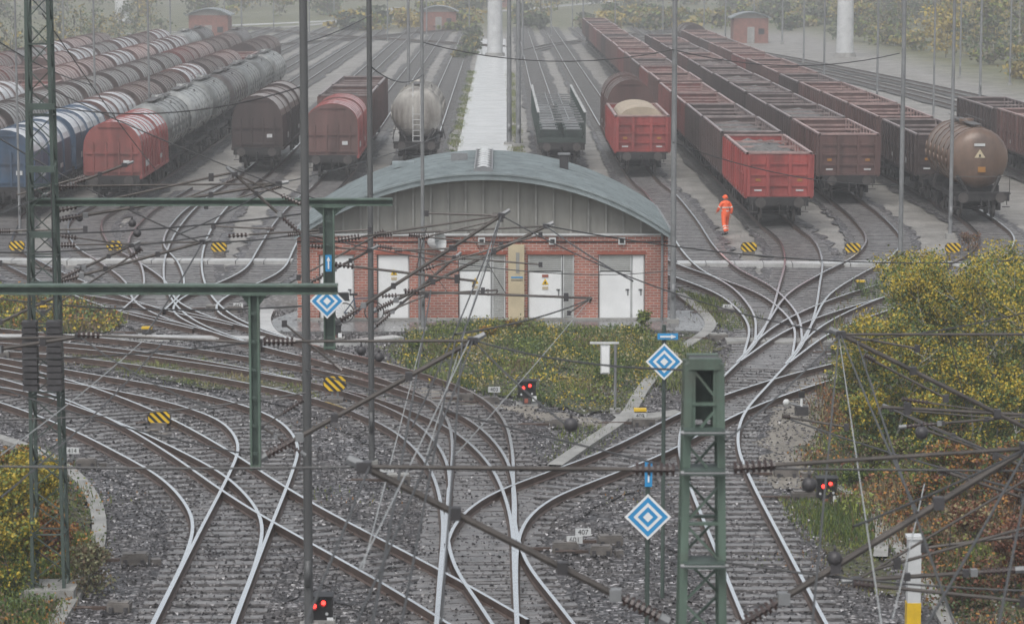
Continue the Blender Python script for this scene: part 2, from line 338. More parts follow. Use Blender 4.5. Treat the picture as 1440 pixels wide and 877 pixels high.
A=rng.normal(size=(n,4,3)); A/=np.linalg.norm(A,axis=2)[:,:,None]; base=np.array([[1,1,1],[-1,-1,1],[-1,1,-1],[1,-1,-1]])/1.73
T=(base[None]+A*.35)*s[:,:,None]*.6
th=rng.uniform(0,6.28,n); c_,s_=np.cos(th)[:,None],np.sin(th)[:,None]; X=T[:,:,0]*c_-T[:,:,1]*s_; Y=T[:,:,0]*s_+T[:,:,1]*c_; Tz=T[:,:,2]
V=np.stack([X+Pc[:,0:1],Y+Pc[:,1:2],Tz*.8+Zc[:,None]],2)
tri=V[:,[[0,1,2],[0,3,1],[0,2,3],[1,3,2]]].reshape(-1,3,3)
mi=np.repeat(rng.choice(4,n,p=[.33,.36,.23,.08]),4)
place(npmesh('ballast_stones',tri,3,['st0','st1','st2','st3'],mi),'ballast_stones')

# ---------------- sheets
def sheet(name,px,k,z=None):
    b=MB(); P=[g(*p) for p in px]; b.face([(p.x,p.y,z) for p in P],k)
    for a,c in zip(P,P[1:]+P[:1]): b.face([(a.x,a.y,0),(c.x,c.y,0),(c.x,c.y,z),(a.x,a.y,z)],k)
    return b.obj(name)
def ribbon(name,px,w,k,z,wob=0):
    Q=groundpath(px,.6,3); N_=normals(Q); b=MB(); A=Q-N_*w/2; B=Q+N_*w/2
    if wob: A=A+N_*rng.normal(size=(len(Q),1))*wob; B=B+N_*rng.normal(size=(len(Q),1))*wob
    for j in range(len(Q)-1):
        b.face([(A[j][0],A[j][1],z),(B[j][0],B[j][1],z),(B[j+1][0],B[j+1][1],z),(A[j+1][0],A[j+1][1],z)],k)
    for E in (A,B):
        for j in range(len(Q)-1): b.face([(E[j][0],E[j][1],0),(E[j+1][0],E[j+1][1],0),(E[j+1][0],E[j+1][1],z),(E[j][0],E[j][1],z)],k)
    return b.obj(name)
b=MB()
for j in range(60):
    y=112+j*4.95; b.box((-.95+random.gauss(0,.02),y+2.4,.05+random.uniform(-.01,.01)),(3.5,4.9,.1),'path')
b.obj('concrete_path')
sheet('building_apron',[(385,452),(372,470),(560,470),(700,462),(1000,470),(1010,458),(975,440),(940,440),(420,440)],'apron',.1)
def walk(name,pts,w,k='concrete',z=.15,step=1.1):
    P=[g(*p) for p in pts]; b=MB()
    for a,c in zip(P[:-1],P[1:]):
        d=(c-a); Ln=d.length; n=max(1,int(Ln/step)); ang=math.atan2(d.y,d.x)
        for j in range(n):
            m=a+d*((j+.5)/n)
            b.box((m.x,m.y+random.gauss(0,.03),z/2+random.uniform(-.008,.008)),(Ln/n*.97,w,z),k,ang)
    return b.obj(name)
walk('board_crossing',[(952,375),(1560,377)],1.1,z=.2)
walk('board_crossing',[(-60,371),(412,372)],.9,z=.2)
walk('board_crossing',[(1020,484),(1190,484)],1.0,'conc2')
ribbon('concrete_footpath',[(-30,477),(80,477),(200,478),(372,480)],.6,'concrete',.14)
ribbon('concrete_footpath',[(374,440),(368,455),(380,475),(450,488),(560,478)],.6,'concrete',.144)
ribbon('cable_trough',[(-60,602),(0,620),(60,642),(105,672),(135,715),(138,770),(110,830),(70,895)],.32,'conc2',.13)
ribbon('cable_trough',[(1180,688),(1215,715),(1255,765),(1300,825),(1340,895)],.3,'conc2',.13)
ribbon('cable_trough',[(1200,700),(1225,712),(1240,740),(1238,790)],.3,'conc2',.126)
ribbon('concrete_footpath',[(955,416),(985,440),(1000,462),(950,500),(905,550),(880,590),(830,625),(780,660)],.38,'conc2',.125)
ribbon('concrete_footpath',[(865,592),(935,592),(960,585)],.8,'conc2',.13)
ribbon('dirt_path',[(1180,450),(1150,520),(1130,580),(1110,640),(1125,690)],1.6,'dirtpath',.06,.2)
ribbon('dirt_path',[(560,540),(610,560),(700,570),(800,592),(870,600)],.9,'dirtpath',.06,.2)
ribbon('access_road',[pr(-48,480),pr(-28,520),pr(0,600),pr(30,720)],4,'path',.05)
ribbon('access_road',[pr(-60,430),pr(-30,500),pr(-22,640)],3,'conc2',.06)

# ---------------- foliage
def leaves(P,size,flat=0.0,asp=1.0):
    n=len(P); a=rng.normal(size=(n,3)); a/=np.linalg.norm(a,axis=1)[:,None]; c=rng.normal(size=(n,3)); c[:,2]*=(1-flat)
    bb=np.cross(a,c); bb/=np.linalg.norm(bb,axis=1)[:,None]+1e-9; s=(size*rng.uniform(.6,1.4,n))[:,None]
    return np.stack([P-a*s*.5,P+bb*s*.38*asp,P+a*s*.5,P-bb*s*.38*asp],1)
def inpoly(P,poly):
    x,y=P[:,0],P[:,1]; r=np.zeros(len(P),bool); n=len(poly)
    for i in range(n):
        x1,y1=poly[i]; x2,y2=poly[(i+1)%n]
        c=((y1>y)!=(y2>y))&(x<(x2-x1)*(y-y1)/(y2-y1+1e-12)+x1); r^=c
    return r
def grass(name,px,n,hmax,mats,w,z=.07,leafn=0,leafmats=None,leafsize=.07,sheetit=True):
    poly=[(g(*p).x,g(*p).y) for p in px]
    rag=[]
    for (a,c) in zip(poly,poly[1:]+poly[:1]):
        L_=math.dist(a,c); k=max(1,int(L_/.5))
        for j in range(k):
            t=j/k; rag.append((a[0]+(c[0]-a[0])*t+random.gauss(0,.12),a[1]+(c[1]-a[1])*t+random.gauss(0,.35)))
    if sheetit:
        b=MB(); b.face([(p[0],p[1],z) for p in rag],'grass'); b.obj('grass_ground')
    A=np.array(poly); lo,hi=A.min(0)-.3,A.max(0)+.3
    P=rng.uniform(lo,hi,(int(n*2.8),2)); P=P[inpoly(P+rng.normal(size=P.shape)*.25,poly)][:n]
    f=lambda P:np.sin(P[:,0]*1.7+1)*np.cos(P[:,1]*.8+.5)+np.sin(P[:,0]*.6+P[:,1]*.35)*.8+np.sin(P[:,0]*4.1+P[:,1]*1.3)*.4
    ph=f(P)+rng.normal(size=len(P))*.25
    k=np.clip(.5+.38*ph,.10,1); P=P[rng.uniform(size=len(P))<k**.7*1.1]; ph=f(P)
    H=hmax*(.25+.7*np.clip(.4+.4*ph,0,1))*rng.uniform(.4,1.4,len(P))
    an=rng.uniform(0,2*np.pi,len(P)); dx=np.cos(an)*w/2; dy=np.sin(an)*w/2; ln=rng.normal(size=(len(P),2))*.3*H[:,None]
    V=np.stack([np.c_[P[:,0]-dx,P[:,1]-dy,np.full(len(P),z-.02)],np.c_[P[:,0]+dx,P[:,1]+dy,np.full(len(P),z-.02)],np.c_[P+ln,z+H]],1)
    pc=np.sin(P[:,0]*.9+2)*np.cos(P[:,1]*.45)+np.sin(P[:,0]*2.2)*.5
    sel=np.clip(((pc+1.5)/3*len(mats)+rng.normal(size=len(P))*.9),0,len(mats)-1).astype(int)
    o=place(npmesh(name,V,3,mats,sel),name)
    if leafn:
        idx=rng.integers(0,len(P),leafn); Q=P[idx]+rng.normal(size=(leafn,2))*.12; zz=z+H[idx]*rng.uniform(.2,1.25,leafn)
        lm=leafmats or mats; s2=np.clip((np.sin(Q[:,0]*1.3+4)*np.cos(Q[:,1]*.7)+1)/2*len(lm)+rng.normal(size=leafn)*.8,0,len(lm)-1).astype(int)
        place(npmesh(name+'_leaves',leaves(np.c_[Q,zz],leafsize),4,lm,s2),'leaves',parent=o)
    return o
isl=[(545,494),(600,464),(700,457),(820,463),(930,470),(955,500),(915,545),(868,583),(800,577),(740,566),(690,556),(640,543),(580,520)]
grass('weed_grass',isl,34000,.30,['lst','lyg','lg','lg','lyg','lgr'],.035,leafn=17000,leafmats=['lyg','lg','lg','lst','ly','lg','lyg','lb'],leafsize=.07)
grass('weed_grass',[(-40,405),(60,418),(170,455),(150,470),(-40,474)],7000,.4,['lg','lyg','lb'],.05,leafn=5000,leafmats=['lg','lo','lyg','ly','lb'],leafsize=.1)
grass('weed_grass',[(100,500),(260,505),(420,540),(440,566),(330,552),(200,532),(110,515)],8000,.2,['lg','lyg','lgr','lst'],.04)
grass('weed_grass',[(960,470),(1010,480),(1000,530),(960,560),(930,545)],2500,.2,['lg','lyg','lgr'],.045)
grass('weed_grass',[(955,405),(1000,420),(1060,450),(1040,470),(1000,455)],2200,.2,['lg','lyg','lgr'],.05)
grass('weed_grass',[(-90,640),(30,640),(85,668),(122,715),(125,765),(100,825),(60,900),(-120,900)],18000,.45,['lg','lyg','lg','lb'],.035,leafn=16000,leafmats=['lg','lb','lo','lg','lyg','lo'],leafsize=.07)
grass('weed_grass',[(1160,560),(1500,470),(1700,900),(1350,900),(1290,800),(1225,740),(1150,700),(1135,650)],34000,.5,['lyg','lg','lb','lst','lb'],.035,leafn=34000,leafmats=['lg','lb','lr','lo','lb','lyg'],leafsize=.075)
grass('weed_grass',[(1180,420),(1260,395),(1500,380),(1560,480),(1160,560)],9000,.5,['lg','lyg','lb'],.05)
grass('weed_grass',[(1110,705),(1170,705),(1230,760),(1250,840),(1210,830),(1150,760)],6000,.15,['lg','lyg','lb'],.035)
grass('weed_grass',[(800,600),(870,605),(830,640),(770,655)],500,.12,['lg','lyg'],.03,sheetit=False)
for q in [(500,560),(430,600),(900,700),(1090,790),(150,700),(480,700)]:
    x,y=q; grass('weed_grass',[(x-60,y-10),(x+60,y-12),(x+70,y+12),(x-50,y+14)],70,.09,['lg','lyg','lo'],.03,sheetit=False)
for xx in (-2.95,1.05): # narrow verge beside the concrete path
    b0=[pr(xx-.25,115),pr(xx+.25,115),pr(xx+.25,300),pr(xx-.25,300)]; grass('weed_grass',b0,9000,.16,['lg','lyg','lgr'],.06,sheetit=False)
def tree(name,base,h,spread,nl,lm,ls,bark='birchbark',stems=1,low=.25):
    b=MB(); tips=[]
    def grow(p,d,L,r,depth):
        q=p
        for s_ in range(3):
            d2=(d+Vector((random.gauss(0,.12),random.gauss(0,.12),random.gauss(0,.04)))).normalized(); nq=q+d2*L/3
            b.tube(q,nq,r*(1-.25*s_),r*(1-.25*(s_+1)),bark,5,False); q=nq; d=d2
            if depth>0 and (s_>0 or depth<2):
                for _ in range(2):
                    a=random.uniform(0,6.283); dd=(d*.55+Vector((math.cos(a),math.sin(a),.25))*.75).normalized(); grow(q,dd,L*random.uniform(.4,.65),r*.45,depth-1)
            if depth<=1: tips.append(q)
        if depth>0: grow(q,d,L*.5,r*.35,depth-1)
        tips.append(q)
    for s_ in range(stems):
        a=random.uniform(0,6.28); o=Vector((math.cos(a),math.sin(a),0))*(.25*spread if stems>1 else 0)
        d=Vector((math.cos(a)*.15,math.sin(a)*.15,1)).normalized()
        b.tube(Vector(base)+o,Vector(base)+o+d*h*low,h*.012+.01,h*.011+.008,bark,6,False)
        grow(Vector(base)+o+d*h*low,d,h*.52,h*.010+.008,2)
    o=b.obj(name)
    T=np.array([tuple(t) for t in tips]); T=T[(T[:,2]>.2)]
    c=np.array([base[0],base[1]]); dd=T[:,:2]-c; rr=np.linalg.norm(dd,axis=1); f=np.minimum(1,spread/np.maximum(rr,.01)); T[:,:2]=c+dd*f[:,None]
    if low<.15:
        k=len(T)//3; a=rng.uniform(0,6.28,k); r=spread*rng.uniform(.2,1,k); T=np.r_[T,np.c_[c[0]+np.cos(a)*r,c[1]+np.sin(a)*r,h*rng.uniform(.06,.45,k)]]
    idx=rng.integers(0,len(T),nl); P=T[idx]+rng.normal(size=(nl,3))*np.array([.12,.12,.11])*h*.28; P[:,2]=np.abs(P[:,2])
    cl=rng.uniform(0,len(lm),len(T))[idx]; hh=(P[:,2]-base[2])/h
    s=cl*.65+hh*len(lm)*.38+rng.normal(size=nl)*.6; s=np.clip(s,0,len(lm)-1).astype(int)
    place(npmesh('leaves',leaves(P,ls),4,lm,s),'leaves',parent=o)
    return o
LM=['ldg','lg','lg','lyg','ly','ly']
for (x,y,h,sp,n) in [(1262,632,3.5,1.1,12000),(1310,560,4.1,1.3,14000),(1330,600,4.3,1.4,15000),(1385,590,4.3,1.4,14000),(1432,610,4.7,1.5,14000),(1232,610,2.9,1.1,9000),(1285,505,3.4,1.2,9000),(1400,520,3.9,1.4,9000),(1480,640,4.2,1.4,8000),(1205,560,1.9,.9,6000),(1360,640,2.8,1.3,9000),(1215,640,1.6,.8,5000),(1300,650,1.8,1.0,6000),(1420,660,2.2,1.1,7000)]:
    p=g(x,y); tree('birch_tree',(p.x,p.y,0),h,sp,n,LM,.07,stems=3,low=.10)
LG=['ldg','lg','lyg','lg']
for (x,y,h,sp,n,lm,st) in [(1400,720,1.6,1.0,7000,['lb','lr','lo','lg'],4),(1330,700,1.3,.9,6000,['lg','lyg','lb','lo'],4),(1420,840,1.6,1.0,6000,['lr','lb','lr'],4),(1350,860,.9,.7,3500,['lb','lg','lr'],4),(1240,680,1.1,.8,4500,['lg','lyg','lb'],4),(1290,730,1.0,.8,4500,['lb','lo','lg','lr'],4),(1440,760,1.5,1.,6000,['lo','lb','lr'],4),(1370,780,1.1,.9,4500,['lb','lst','lr'],4),(1200,690,.6,.5,2000,LG,4),(1310,790,.7,.7,2500,['lb','lr','lg'],4),
    (30,760,1.9,.75,8500,['lg','lyg','ly','ly'],3),(-10,800,2.1,.7,6000,['lg','lyg','ly'],3),(62,790,1.2,.6,4500,['lb','lo','lg','lo'],4),(10,845,1.7,.6,6500,['lg','lyg','ly'],3),(85,800,1.0,.5,3000,['lb','lr','lo'],4),(125,835,1.0,.55,2500,['lgr','lb','lgr'],5),(55,700,.9,.6,3500,['lg','lyg','ly'],4),(20,680,.9,.7,3500,['lg','lyg','lo'],4),
    (900,470,.8,.4,1300,['lg','lyg'],4),(690,480,.5,.5,900,['lg','ly','lo'],4),(720,470,.5,.5,900,['lo','ly','lb'],4),(850,540,.5,.5,900,LG,4),(1365,355,.9,.5,900,['lo','lb','lr'],4),(640,505,.5,.5,900,['lyg','ly','lg'],4),(585,500,.5,.4,800,LG,4)]:
    p=g(x,y); tree('shrub',(p.x,p.y,0),h,sp,n,lm,.065,bark='bark',stems=st,low=.1)
def forest(name,spots,lm,ls,nl):
    b=MB(); VS=[];SS=[]
    for (x,y,h,w) in spots:
        b.tube((x,y,0),(x+random.uniform(-.3,.3),y,h*.85),h*.015,.03,'birchbark' if random.random()<.4 else 'bark',5,False)
        K=11; tone=random.uniform(0,len(lm)-1)
        for k in range(K):
            z=h*(.12+.83*random.random()); a=random.uniform(0,6.28); rr=w*(1-abs(z/h-.5)*1.1)*random.uniform(.2,1)
            c=np.array([x+math.cos(a)*rr,y+math.sin(a)*rr,z]); b.tube((x,y,z*.75),tuple(c),.06,.02,'bark',4,False)
            n=nl//K; P=c+rng.normal(size=(n,3))*np.array([w*.3,w*.3,h*.07]); VS.append(leaves(P,ls))
            SS.append(np.clip(tone+rng.normal(size=n)*.7+random.gauss(0,.5),0,len(lm)-1).astype(int))
    o=b.obj(name); place(npmesh('leaves',np.concatenate(VS),4,lm,np.concatenate(SS)),'leaves',parent=o)
FL=['lfo','lg','lfb','lyg','lfy','lfy','ly']
sp=[]
for i in range(170):
    y=random.uniform(215,640); x=random.uniform(49,49+ (y-200)*.12+12); sp.append((x,y,random.uniform(4,12)*(1 if x>56 else .5),random.uniform(1.6,3)))
forest('forest_edge',sp,FL,.42,600)
sp=[]
for i in range(180):
    y=random.uniform(510,760); x=random.uniform(-150,150)*(y/700)
    if abs(x+26)<6 or abs(x)<3: continue
    sp.append((x,y,random.uniform(5,13),random.uniform(2,4)))
for i in range(70):
    y=random.uniform(450,520); x=random.uniform(-25,60)
    if abs(x+1)<3: continue
    sp.append((x,y,random.uniform(1.2,3.5),random.uniform(1.5,2.6)))
forest('distant_forest',sp,FL,.7,380)
sp=[]
for i in range(80):
    y=random.uniform(730,900); x=random.uniform(-200,200); sp.append((x,y,random.uniform(14,22),random.uniform(4,6)))
forest('distant_forest',sp,['lfo','lfb','lfo','lfy'],1.4,330)
sp=[(random.uniform(-5,-3),random.uniform(330,460),random.uniform(.6,1.6),.8) for i in range(26)]+[(random.uniform(-62,-50),random.uniform(250,460),random.uniform(2,6),1.8) for i in range(40)]
forest('lineside_bushes',sp,['lfo','lg','lfy','lfb'],.35,160)

# ---------------- wagons
def under(b,L):
    b.box((0,L/2,1.05),(2.3,L-1.2,.22),'under')
    for yy in (.62,L-.62): b.box((0,yy,1.08),(2.7,.14,.42),'under')
    for yy,s in ((.55,-1),(L-.55,1)):
        for x in (-.87,.87):
            b.tube((x,yy,1.06),(x,yy+s*.42,1.06),.11,.09,'under',8); b.tube((x,yy+s*.42,1.06),(x,yy+s*.5,1.06),.24,.24,'wheel',12)
        b.tube((0,yy,1.0),(0,yy+s*.3,.95),.06,.06,'under',6); b.tube((0,yy+s*.3,.95),(0,yy+s*.3,.55),.04,.04,'under',6); b.tube((.35,yy+s*.1,.95),(.4,yy+s*.3,.45),.03,.03,'under',5)
        b.tube((-1.2,yy+s*.15,.7),(-1.2,yy,1.1),.02,.02,'wheel',4); b.tube((1.2,yy+s*.15,.7),(1.2,yy,1.1),.02,.02,'wheel',4)
        b.box((-1.15,yy+s*.2,.62),(.35,.12,.04),'wheel'); b.box((1.15,yy+s*.2,.62),(.35,.12,.04),'wheel')
    for yc in ((2.6,L-2.6)):
        for dy in (-.9,.9):
            for x in (-.76,.76):
                b.tube((x-.065,yc+dy,.46),(x+.065,yc+dy,.46),.46,.46,'wheel',14)
            b.tube((-.95,yc+dy,.46),(.95,yc+dy,.46),.08,.08,'under',6)
            for x in (-1.02,1.02): b.box((x,yc+dy,.5),(.2,.32,.3),'under')
        for x in (-1.02,1.02): b.box((x,yc,.68),(.14,2.4,.24),'under'); b.box((x,yc,.5),(.22,.6,.4),'under')
        b.box((0,yc,.72),(2.0,.4,.3),'under')
    b.box((.3,L/2,.75),(.9,1.2,.4),'under'); b.box((-.7,L/2-1,.7),(.5,.9,.35),'under')
def open_wagon(col='brown',L=14,h=3.25,load=0,rim='rim',lk='load'):
    b=MB(); under(b,L); y0,y1=.7,L-.7; W=1.46
    b.box((0,L/2,1.24),(2.9,y1-y0,.1),'under')
    for s in (-1,1):
        b.box((s*W,L/2,(1.29+h)/2),(.06,y1-y0,h-1.29),col); b.box((s*W,L/2,h+.03),(.14,y1-y0+.14,.08),rim)
        b.box((s*(W+.03),L/2,1.3),(.12,y1-y0,.16),col); b.box((s*(W+.05),L/2,2.25),(.06,y1-y0,.07),col)
        n=10
        for j in range(n+1):
            y=y0+.06+(y1-y0-.12)*j/n; b.box((s*(W+.085),y,(1.3+h)/2-.02),(.11,.13,h-1.34),col)
            b.box((s*(W-.07),y,h-.25),(.08,.1,.5),rim)
        b.box((s*(W+.036),L*.3,1.75),(.02,1.0,.28),'wht2'); b.box((s*(W+.036),L*.68,1.7),(.02,.6,.2),'wht2')
    for y,s in ((y0,-1),(y1,1)):
        b.box((0,y,(1.29+h)/2),(2.86,.06,h-1.29),col); b.box((0,y,h+.033),(3.0,.14,.08),rim)
        for x in (-1.38,-.5,.5,1.38): b.box((x,y+s*.085,(1.3+h)/2-.02),(.15,.12,h-1.34),col)
        for z in (1.34,1.8,2.3,2.8): b.box((0,y+s*.055,z),(2.8,.07,.10),col)
        for x in (-.95,.95): b.box((x,y+s*.045,2.05),(.22,.02,.12),'lo'); b.box((x,y+s*.045,1.58),(.34,.02,.07),'wht2')
    for j in (3.4,L/2,L-3.4): b.box((0,j,h-.12),(2.85,.09,.09),rim)
    if load:
        st=len(b.v); nx,ny=9,34; i=b.mi(lk)
        for a in range(ny+1):
            for c in range(nx+1):
                b.v.append((-1.4+2.8*c/nx,y0+.05+(y1-y0-.1)*a/ny,h-load+random.uniform(-.14,.16)+.22*math.sin(math.pi*c/nx)*(1+.5*math.sin(a*.9))))
        for a in range(ny):
            for c in range(nx):
                q=st+a*(nx+1)+c; b.f.append([q,q+1,q+nx+2,q+nx+1]); b.m.append(i)
    return b.mesh('open_freight_wagon')
def arcprof(W,z0,z1,n=14):
    P=[(-W,1.15),(-W,z0)]; 
    for j in range(1,n): 
        t=math.pi*j/n; P.append((-W*math.cos(t),z0+(z1-z0)*math.sin(t)**.85))
    return P+[(W,z0),(W,1.15)]
def hood_wagon(side='red',top='tarp',L=14,seg=3,z0=2.55,z1=3.95,W=1.42,end=None,tt=.3):
    b=MB(); under(b,L); y0,y1=.7,L-.7; P=arcprof(W,z0,z1)
    end=end or side; n=len(P)
    def shell(Pp,ya,yb):
        for j in range(n-1):
            zz=(Pp[j][1]+Pp[j+1][1])/2; k=top if zz>z0+tt*(z1-z0) else side
            b.face([(Pp[j][0],ya,Pp[j][1]),(Pp[j][0],yb,Pp[j][1]),(Pp[j+1][0],yb,Pp[j+1][1]),(Pp[j+1][0],ya,Pp[j+1][1])],k)
    sl=(y1-y0)/seg
    for s in range(seg):
        f=1.0 if s%2==0 else .965
        Pp=[(x*f,1.15+(z-1.15)*f) for x,z in P]; ya,yb=y0+s*sl,y0+(s+1)*sl
        shell(Pp,ya,yb)
        for y in (ya,yb): b.face([(x,y,z) for x,z in Pp],end)
        nr=3 if seg<=4 else 1
        for r in range(nr+1):
            y=ya+.05+(yb-ya-.1)*r/nr
            R=[(x*(f+.02),1.15+(z-1.15)*(f+.014)) for x,z in P]
            st=len(b.v); mi_=b.mi(side); mt=b.mi(top)
            for yy in (y-.04,y+.04):
                for x,z in R: b.v.append((x,yy,z))
            for j in range(n-1):
                b.f.append([st+j,st+n+j,st+n+j+1,st+j+1]); b.m.append(mt if (R[j][1]+R[j+1][1])/2>z0+tt*(z1-z0) else mi_)
            for o_ in (0,n):
                for j in range(n-1):
                    p=P[j];q=P[j+1]; a=b.v[st+o_+j]; c=b.v[st+o_+j+1]
                    b.face([a,c,(q[0]*f,a[1],1.15+(q[1]-1.15)*f),(p[0]*f,a[1],1.15+(p[1]-1.15)*f)],side)
    b.box((0,L/2,1.2),(2.95,y1-y0+.1,.16),side)
    for s in (-1,1):
        b.box((s*(W+.01),L*.25,1.75),(.03,1.2,.3),'wht2'); b.box((s*(W+.01),L*.7,1.7),(.03,.7,.22),'wht2')
    for x in (-.95,-.32,.32,.95): b.box((x,y0-.05,2.1),(.09,.08,1.7),end)
    for z in (1.5,2.4): b.box((0,y0-.04,z),(2.6,.06,.09),end)
    b.box((0,y0-.03,z1-.25),(1.4,.05,.06),end); b.box((.7,y0-.035,1.95),(.3,.02,.2),'wht2')
    return b.mesh('covered_freight_wagon')
def tank_wagon(col='tankgrey',L=12,r=1.38,zc_=2.72,mark=False,frontladder=False,cones=False):
    b=MB(); under(b,L); y0,y1=.95,L-.95
    def pf(s): return [(r*s*math.cos(2*math.pi*j/22),zc_+r*s*math.sin(2*math.pi*j/22)) for j in range(22)]
    ys=[(y0,.05),(y0+.03,.35),(y0+.1,.62),(y0+.22,.83),(y0+.42,.96),(y0+.65,1)]
    ys=ys+[(L-y,s) for y,s in ys[::-1]]
    b.ring(pf,ys,col)
    n=6
    for j in range(n):
        y=y0+.9+(y1-y0-1.8)*j/(n-1); prev=None
        for q in range(23):
            t=2*math.pi*q/22; p=(r*1.012*math.cos(t),y,zc_+r*1.012*math.sin(t))
            if prev: b.bar(prev,p,.09,.03,col)
            prev=p
    for y in (y0+.9,y1-.9,L/2): b.box((0,y,1.32),(2.1,.35,.4),'under')
    b.box((0,y0-.1,1.22),(2.8,.7,.06),'under'); b.box((0,y1+.1,1.22),(2.8,.7,.06),'under')
    b.tube((0,L/2,zc_+r-.1),(0,L/2,zc_+r+.25),.35,.35,col,12); b.box((0,L/2,zc_+r+.12),(.5,y1-y0-2,.04),'wheel')
    for s in (-1,1): b.tube((s*.4,y0+1.2,zc_+r+.3),(s*.4,y1-1.2,zc_+r+.3),.02,.02,'wheel',4)
    if frontladder:
        for x in (-.22,.22): b.tube((x,y0-.3,1.2),(x,y0+.25,zc_+r+.2),.025,.025,'wht2',5)
        for j in range(9): f=j/9; b.tube((-.22,y0-.3+.55*f,1.3+f*2.8),(.22,y0-.3+.55*f,1.3+f*2.8),.02,.02,'wht2',4)
    for s in (-1,1):
        for x in (0,.45): b.tube((s*(r+.1),L/2+x,1.1),(s*(r*.5),L/2+x,zc_+r*.95),.02,.02,'wheel',4)
        b.tube((s*1.35,y0-.35,1.2),(s*1.35,y0-.35,2.0),.018,.018,'wheel',4)
        b.bar((s*.55,y0-.3,1.2),(s*1.0,y0+.25,2.0),.12,.12,'under')
    b.tube((-1.35,y0-.35,2.0),(1.35,y0-.35,2.0),.018,.018,'wheel',4)
    if mark:
        b.face([(-.26,y0-.02,2.85),(.26,y0-.02,2.85),(0,y0-.02,3.25)],'cream'); b.box((.1,y0-.01,2.3),(.35,.02,.25),'lo'); b.box((0,y0-.025,2.95),(.08,.02,.12),'black')
        b.box((-.02,y0-.01,3.45),(.5,.02,.12),'wht2')
    if cones:
        for j in range(3):
            y=y0+1.6+j*(y1-y0-3.2)/2; b.tube((0,y,1.8),(0,y,.7),1.1,.15,col,12)
    return b.mesh('tank_wagon',smooth=[col])
def flat_wagon(L=17):
    b=MB(); under(b,L); b.box((0,L/2,1.24),(2.8,L-1.3,.12),'mil')
    n=12
    for j in range(n):
        y=.8+(L-1.6)*j/(n-1)
        for s in (-1,1):
            b.box((s*1.36,y,2.15),(.09,.12,1.8),'mil'); b.box((s*1.36,y,3.08),(.16,.2,.08),'wht2')
            b.bar((s*1.33,y,1.4),(s*.7,y,1.31),.08,.08,'mil')
        if j%2==0: b.box((0,y,2.5),(2.6,.09,.09),'steel')
        b.box((0,y,1.36),(2.6,.2,.12),'mil')
    for s in (-1,1): b.box((s*1.33,L/2,1.42),(.05,L-1.6,.24),'mil'); b.box((s*.45,L/2,2.56),(.06,L-1.8,.05),'steel')
    for j in range(6):
        y=1.6+j*2.6
        for x in (-.7,.7): b.box((x,y+.6,1.72),(1.05,1.7,.55),'mil'); b.box((x,y+.6,2.02),(.8,1.4,.05),'steel')
    b.box((0,.72,1.42),(2.7,.06,.26),'mil')
    return b.mesh('flat_freight_wagon')
RZ=.26
OW={k:open_wagon(*a) for k,a in dict(red=('redb',14,3.25,.45,'rim','loadg'),red2=('red',14,3.2,1.3),red3=('red',14,3.25,.6,'rimd','loadg'),br=('brown',14,3.3,1.3),db=('dbrown',14,3.25,1.1,'rimd'),brh=('brown',13,3.9,.8,'rimd'),dbl=('dbrown',14,3.3,.5,'rimd','loadg')).items()}
def row(X,Y,seq):
    y=Y
    for it in seq:
        me,L,nm=it; place(me,nm,(X+random.uniform(-.03,.03),y,RZ+random.uniform(0,.03)),0); y+=L+.3
O='open_freight_wagon'; Cv='covered_freight_wagon'; Tk='tank_wagon'
row(12.7,128.6,[(OW[k],14,O) for k in ['red','dbl','db','red2','red2','br','red2','db','br','red2','br','br','db','br','red2','br','db','br']])
row(17.4,141,[(OW[k],14,O) for k in ['br','dbl','db','dbl','dbl','db','dbl','br','dbl','db','br','db']])
TM=tank_wagon('tankrust',10,1.42,2.78,mark=True)
row(22.3,131,[(TM,10,Tk)]+[(OW[k],14,O) for k in ['db','br','br','br','db','br','br','red2','br','br','db','br','br']]+[(hood_wagon('dbrown','tarpg',14,4),14,Cv)])
H_red=hood_wagon('redb','tarp',13,3,tt=.5,end='red'); H_br=hood_wagon('dbrown','tarpb',20,5,2.6,4.2); H_blue=hood_wagon('blue','tarp',13,5); H_g=hood_wagon('dbrown','tarpg',14,4); H_p=hood_wagon('brown','pink',14,3); H_w=hood_wagon('brown','tarp',14,6); H_gr=hood_wagon('dbrown','tarpb',14,4); H_r2=hood_wagon('red','tarpb',12,3)
row(30.3,151,[(OW['br'],14,O),(OW['db'],14,O)])
row(7.9,157.8,[(OW['red'],14,O),(hood_wagon('brown','tarpg',12,3,2.9,4.6),12,Cv)])
b=MB(); P=arcprof(1.25,3.0,3.75); b.extr([(x,max(z,2.6)) for x,z in P],.9,9,'beige'); b.obj('wagon_cargo_bale',loc=(7.9,158.2,RZ))
row(-4.9,166,[(tank_wagon('silo',11,1.5,2.95,frontladder=True,cones=True),11,Tk)])
fw=flat_wagon(17); row(3.6,165,[(fw,17,'flat_freight_wagon'),(fw,17,'flat_freight_wagon')])
row(-9.2,155,[(hood_wagon('redb','tarp',12,3,2.9,4.1,end='brown'),12,Cv),(OW['brh'],13,O),(OW['brh'],13,O)])
row(-13.8,161,[(H_br,20,Cv)])
TG=tank_wagon('tankgrey',12.5); TD=tank_wagon('tankdark',12.5); TS=tank_wagon('tankgrey',11)
row(-19.3,141,[(H_red,13,Cv),(TG,12.5,Tk),(TG,12.5,Tk),(TS,11,Tk),(TD,12.5,Tk),(TG,12.5,Tk),(TS,11,Tk),(TG,12.5,Tk)])
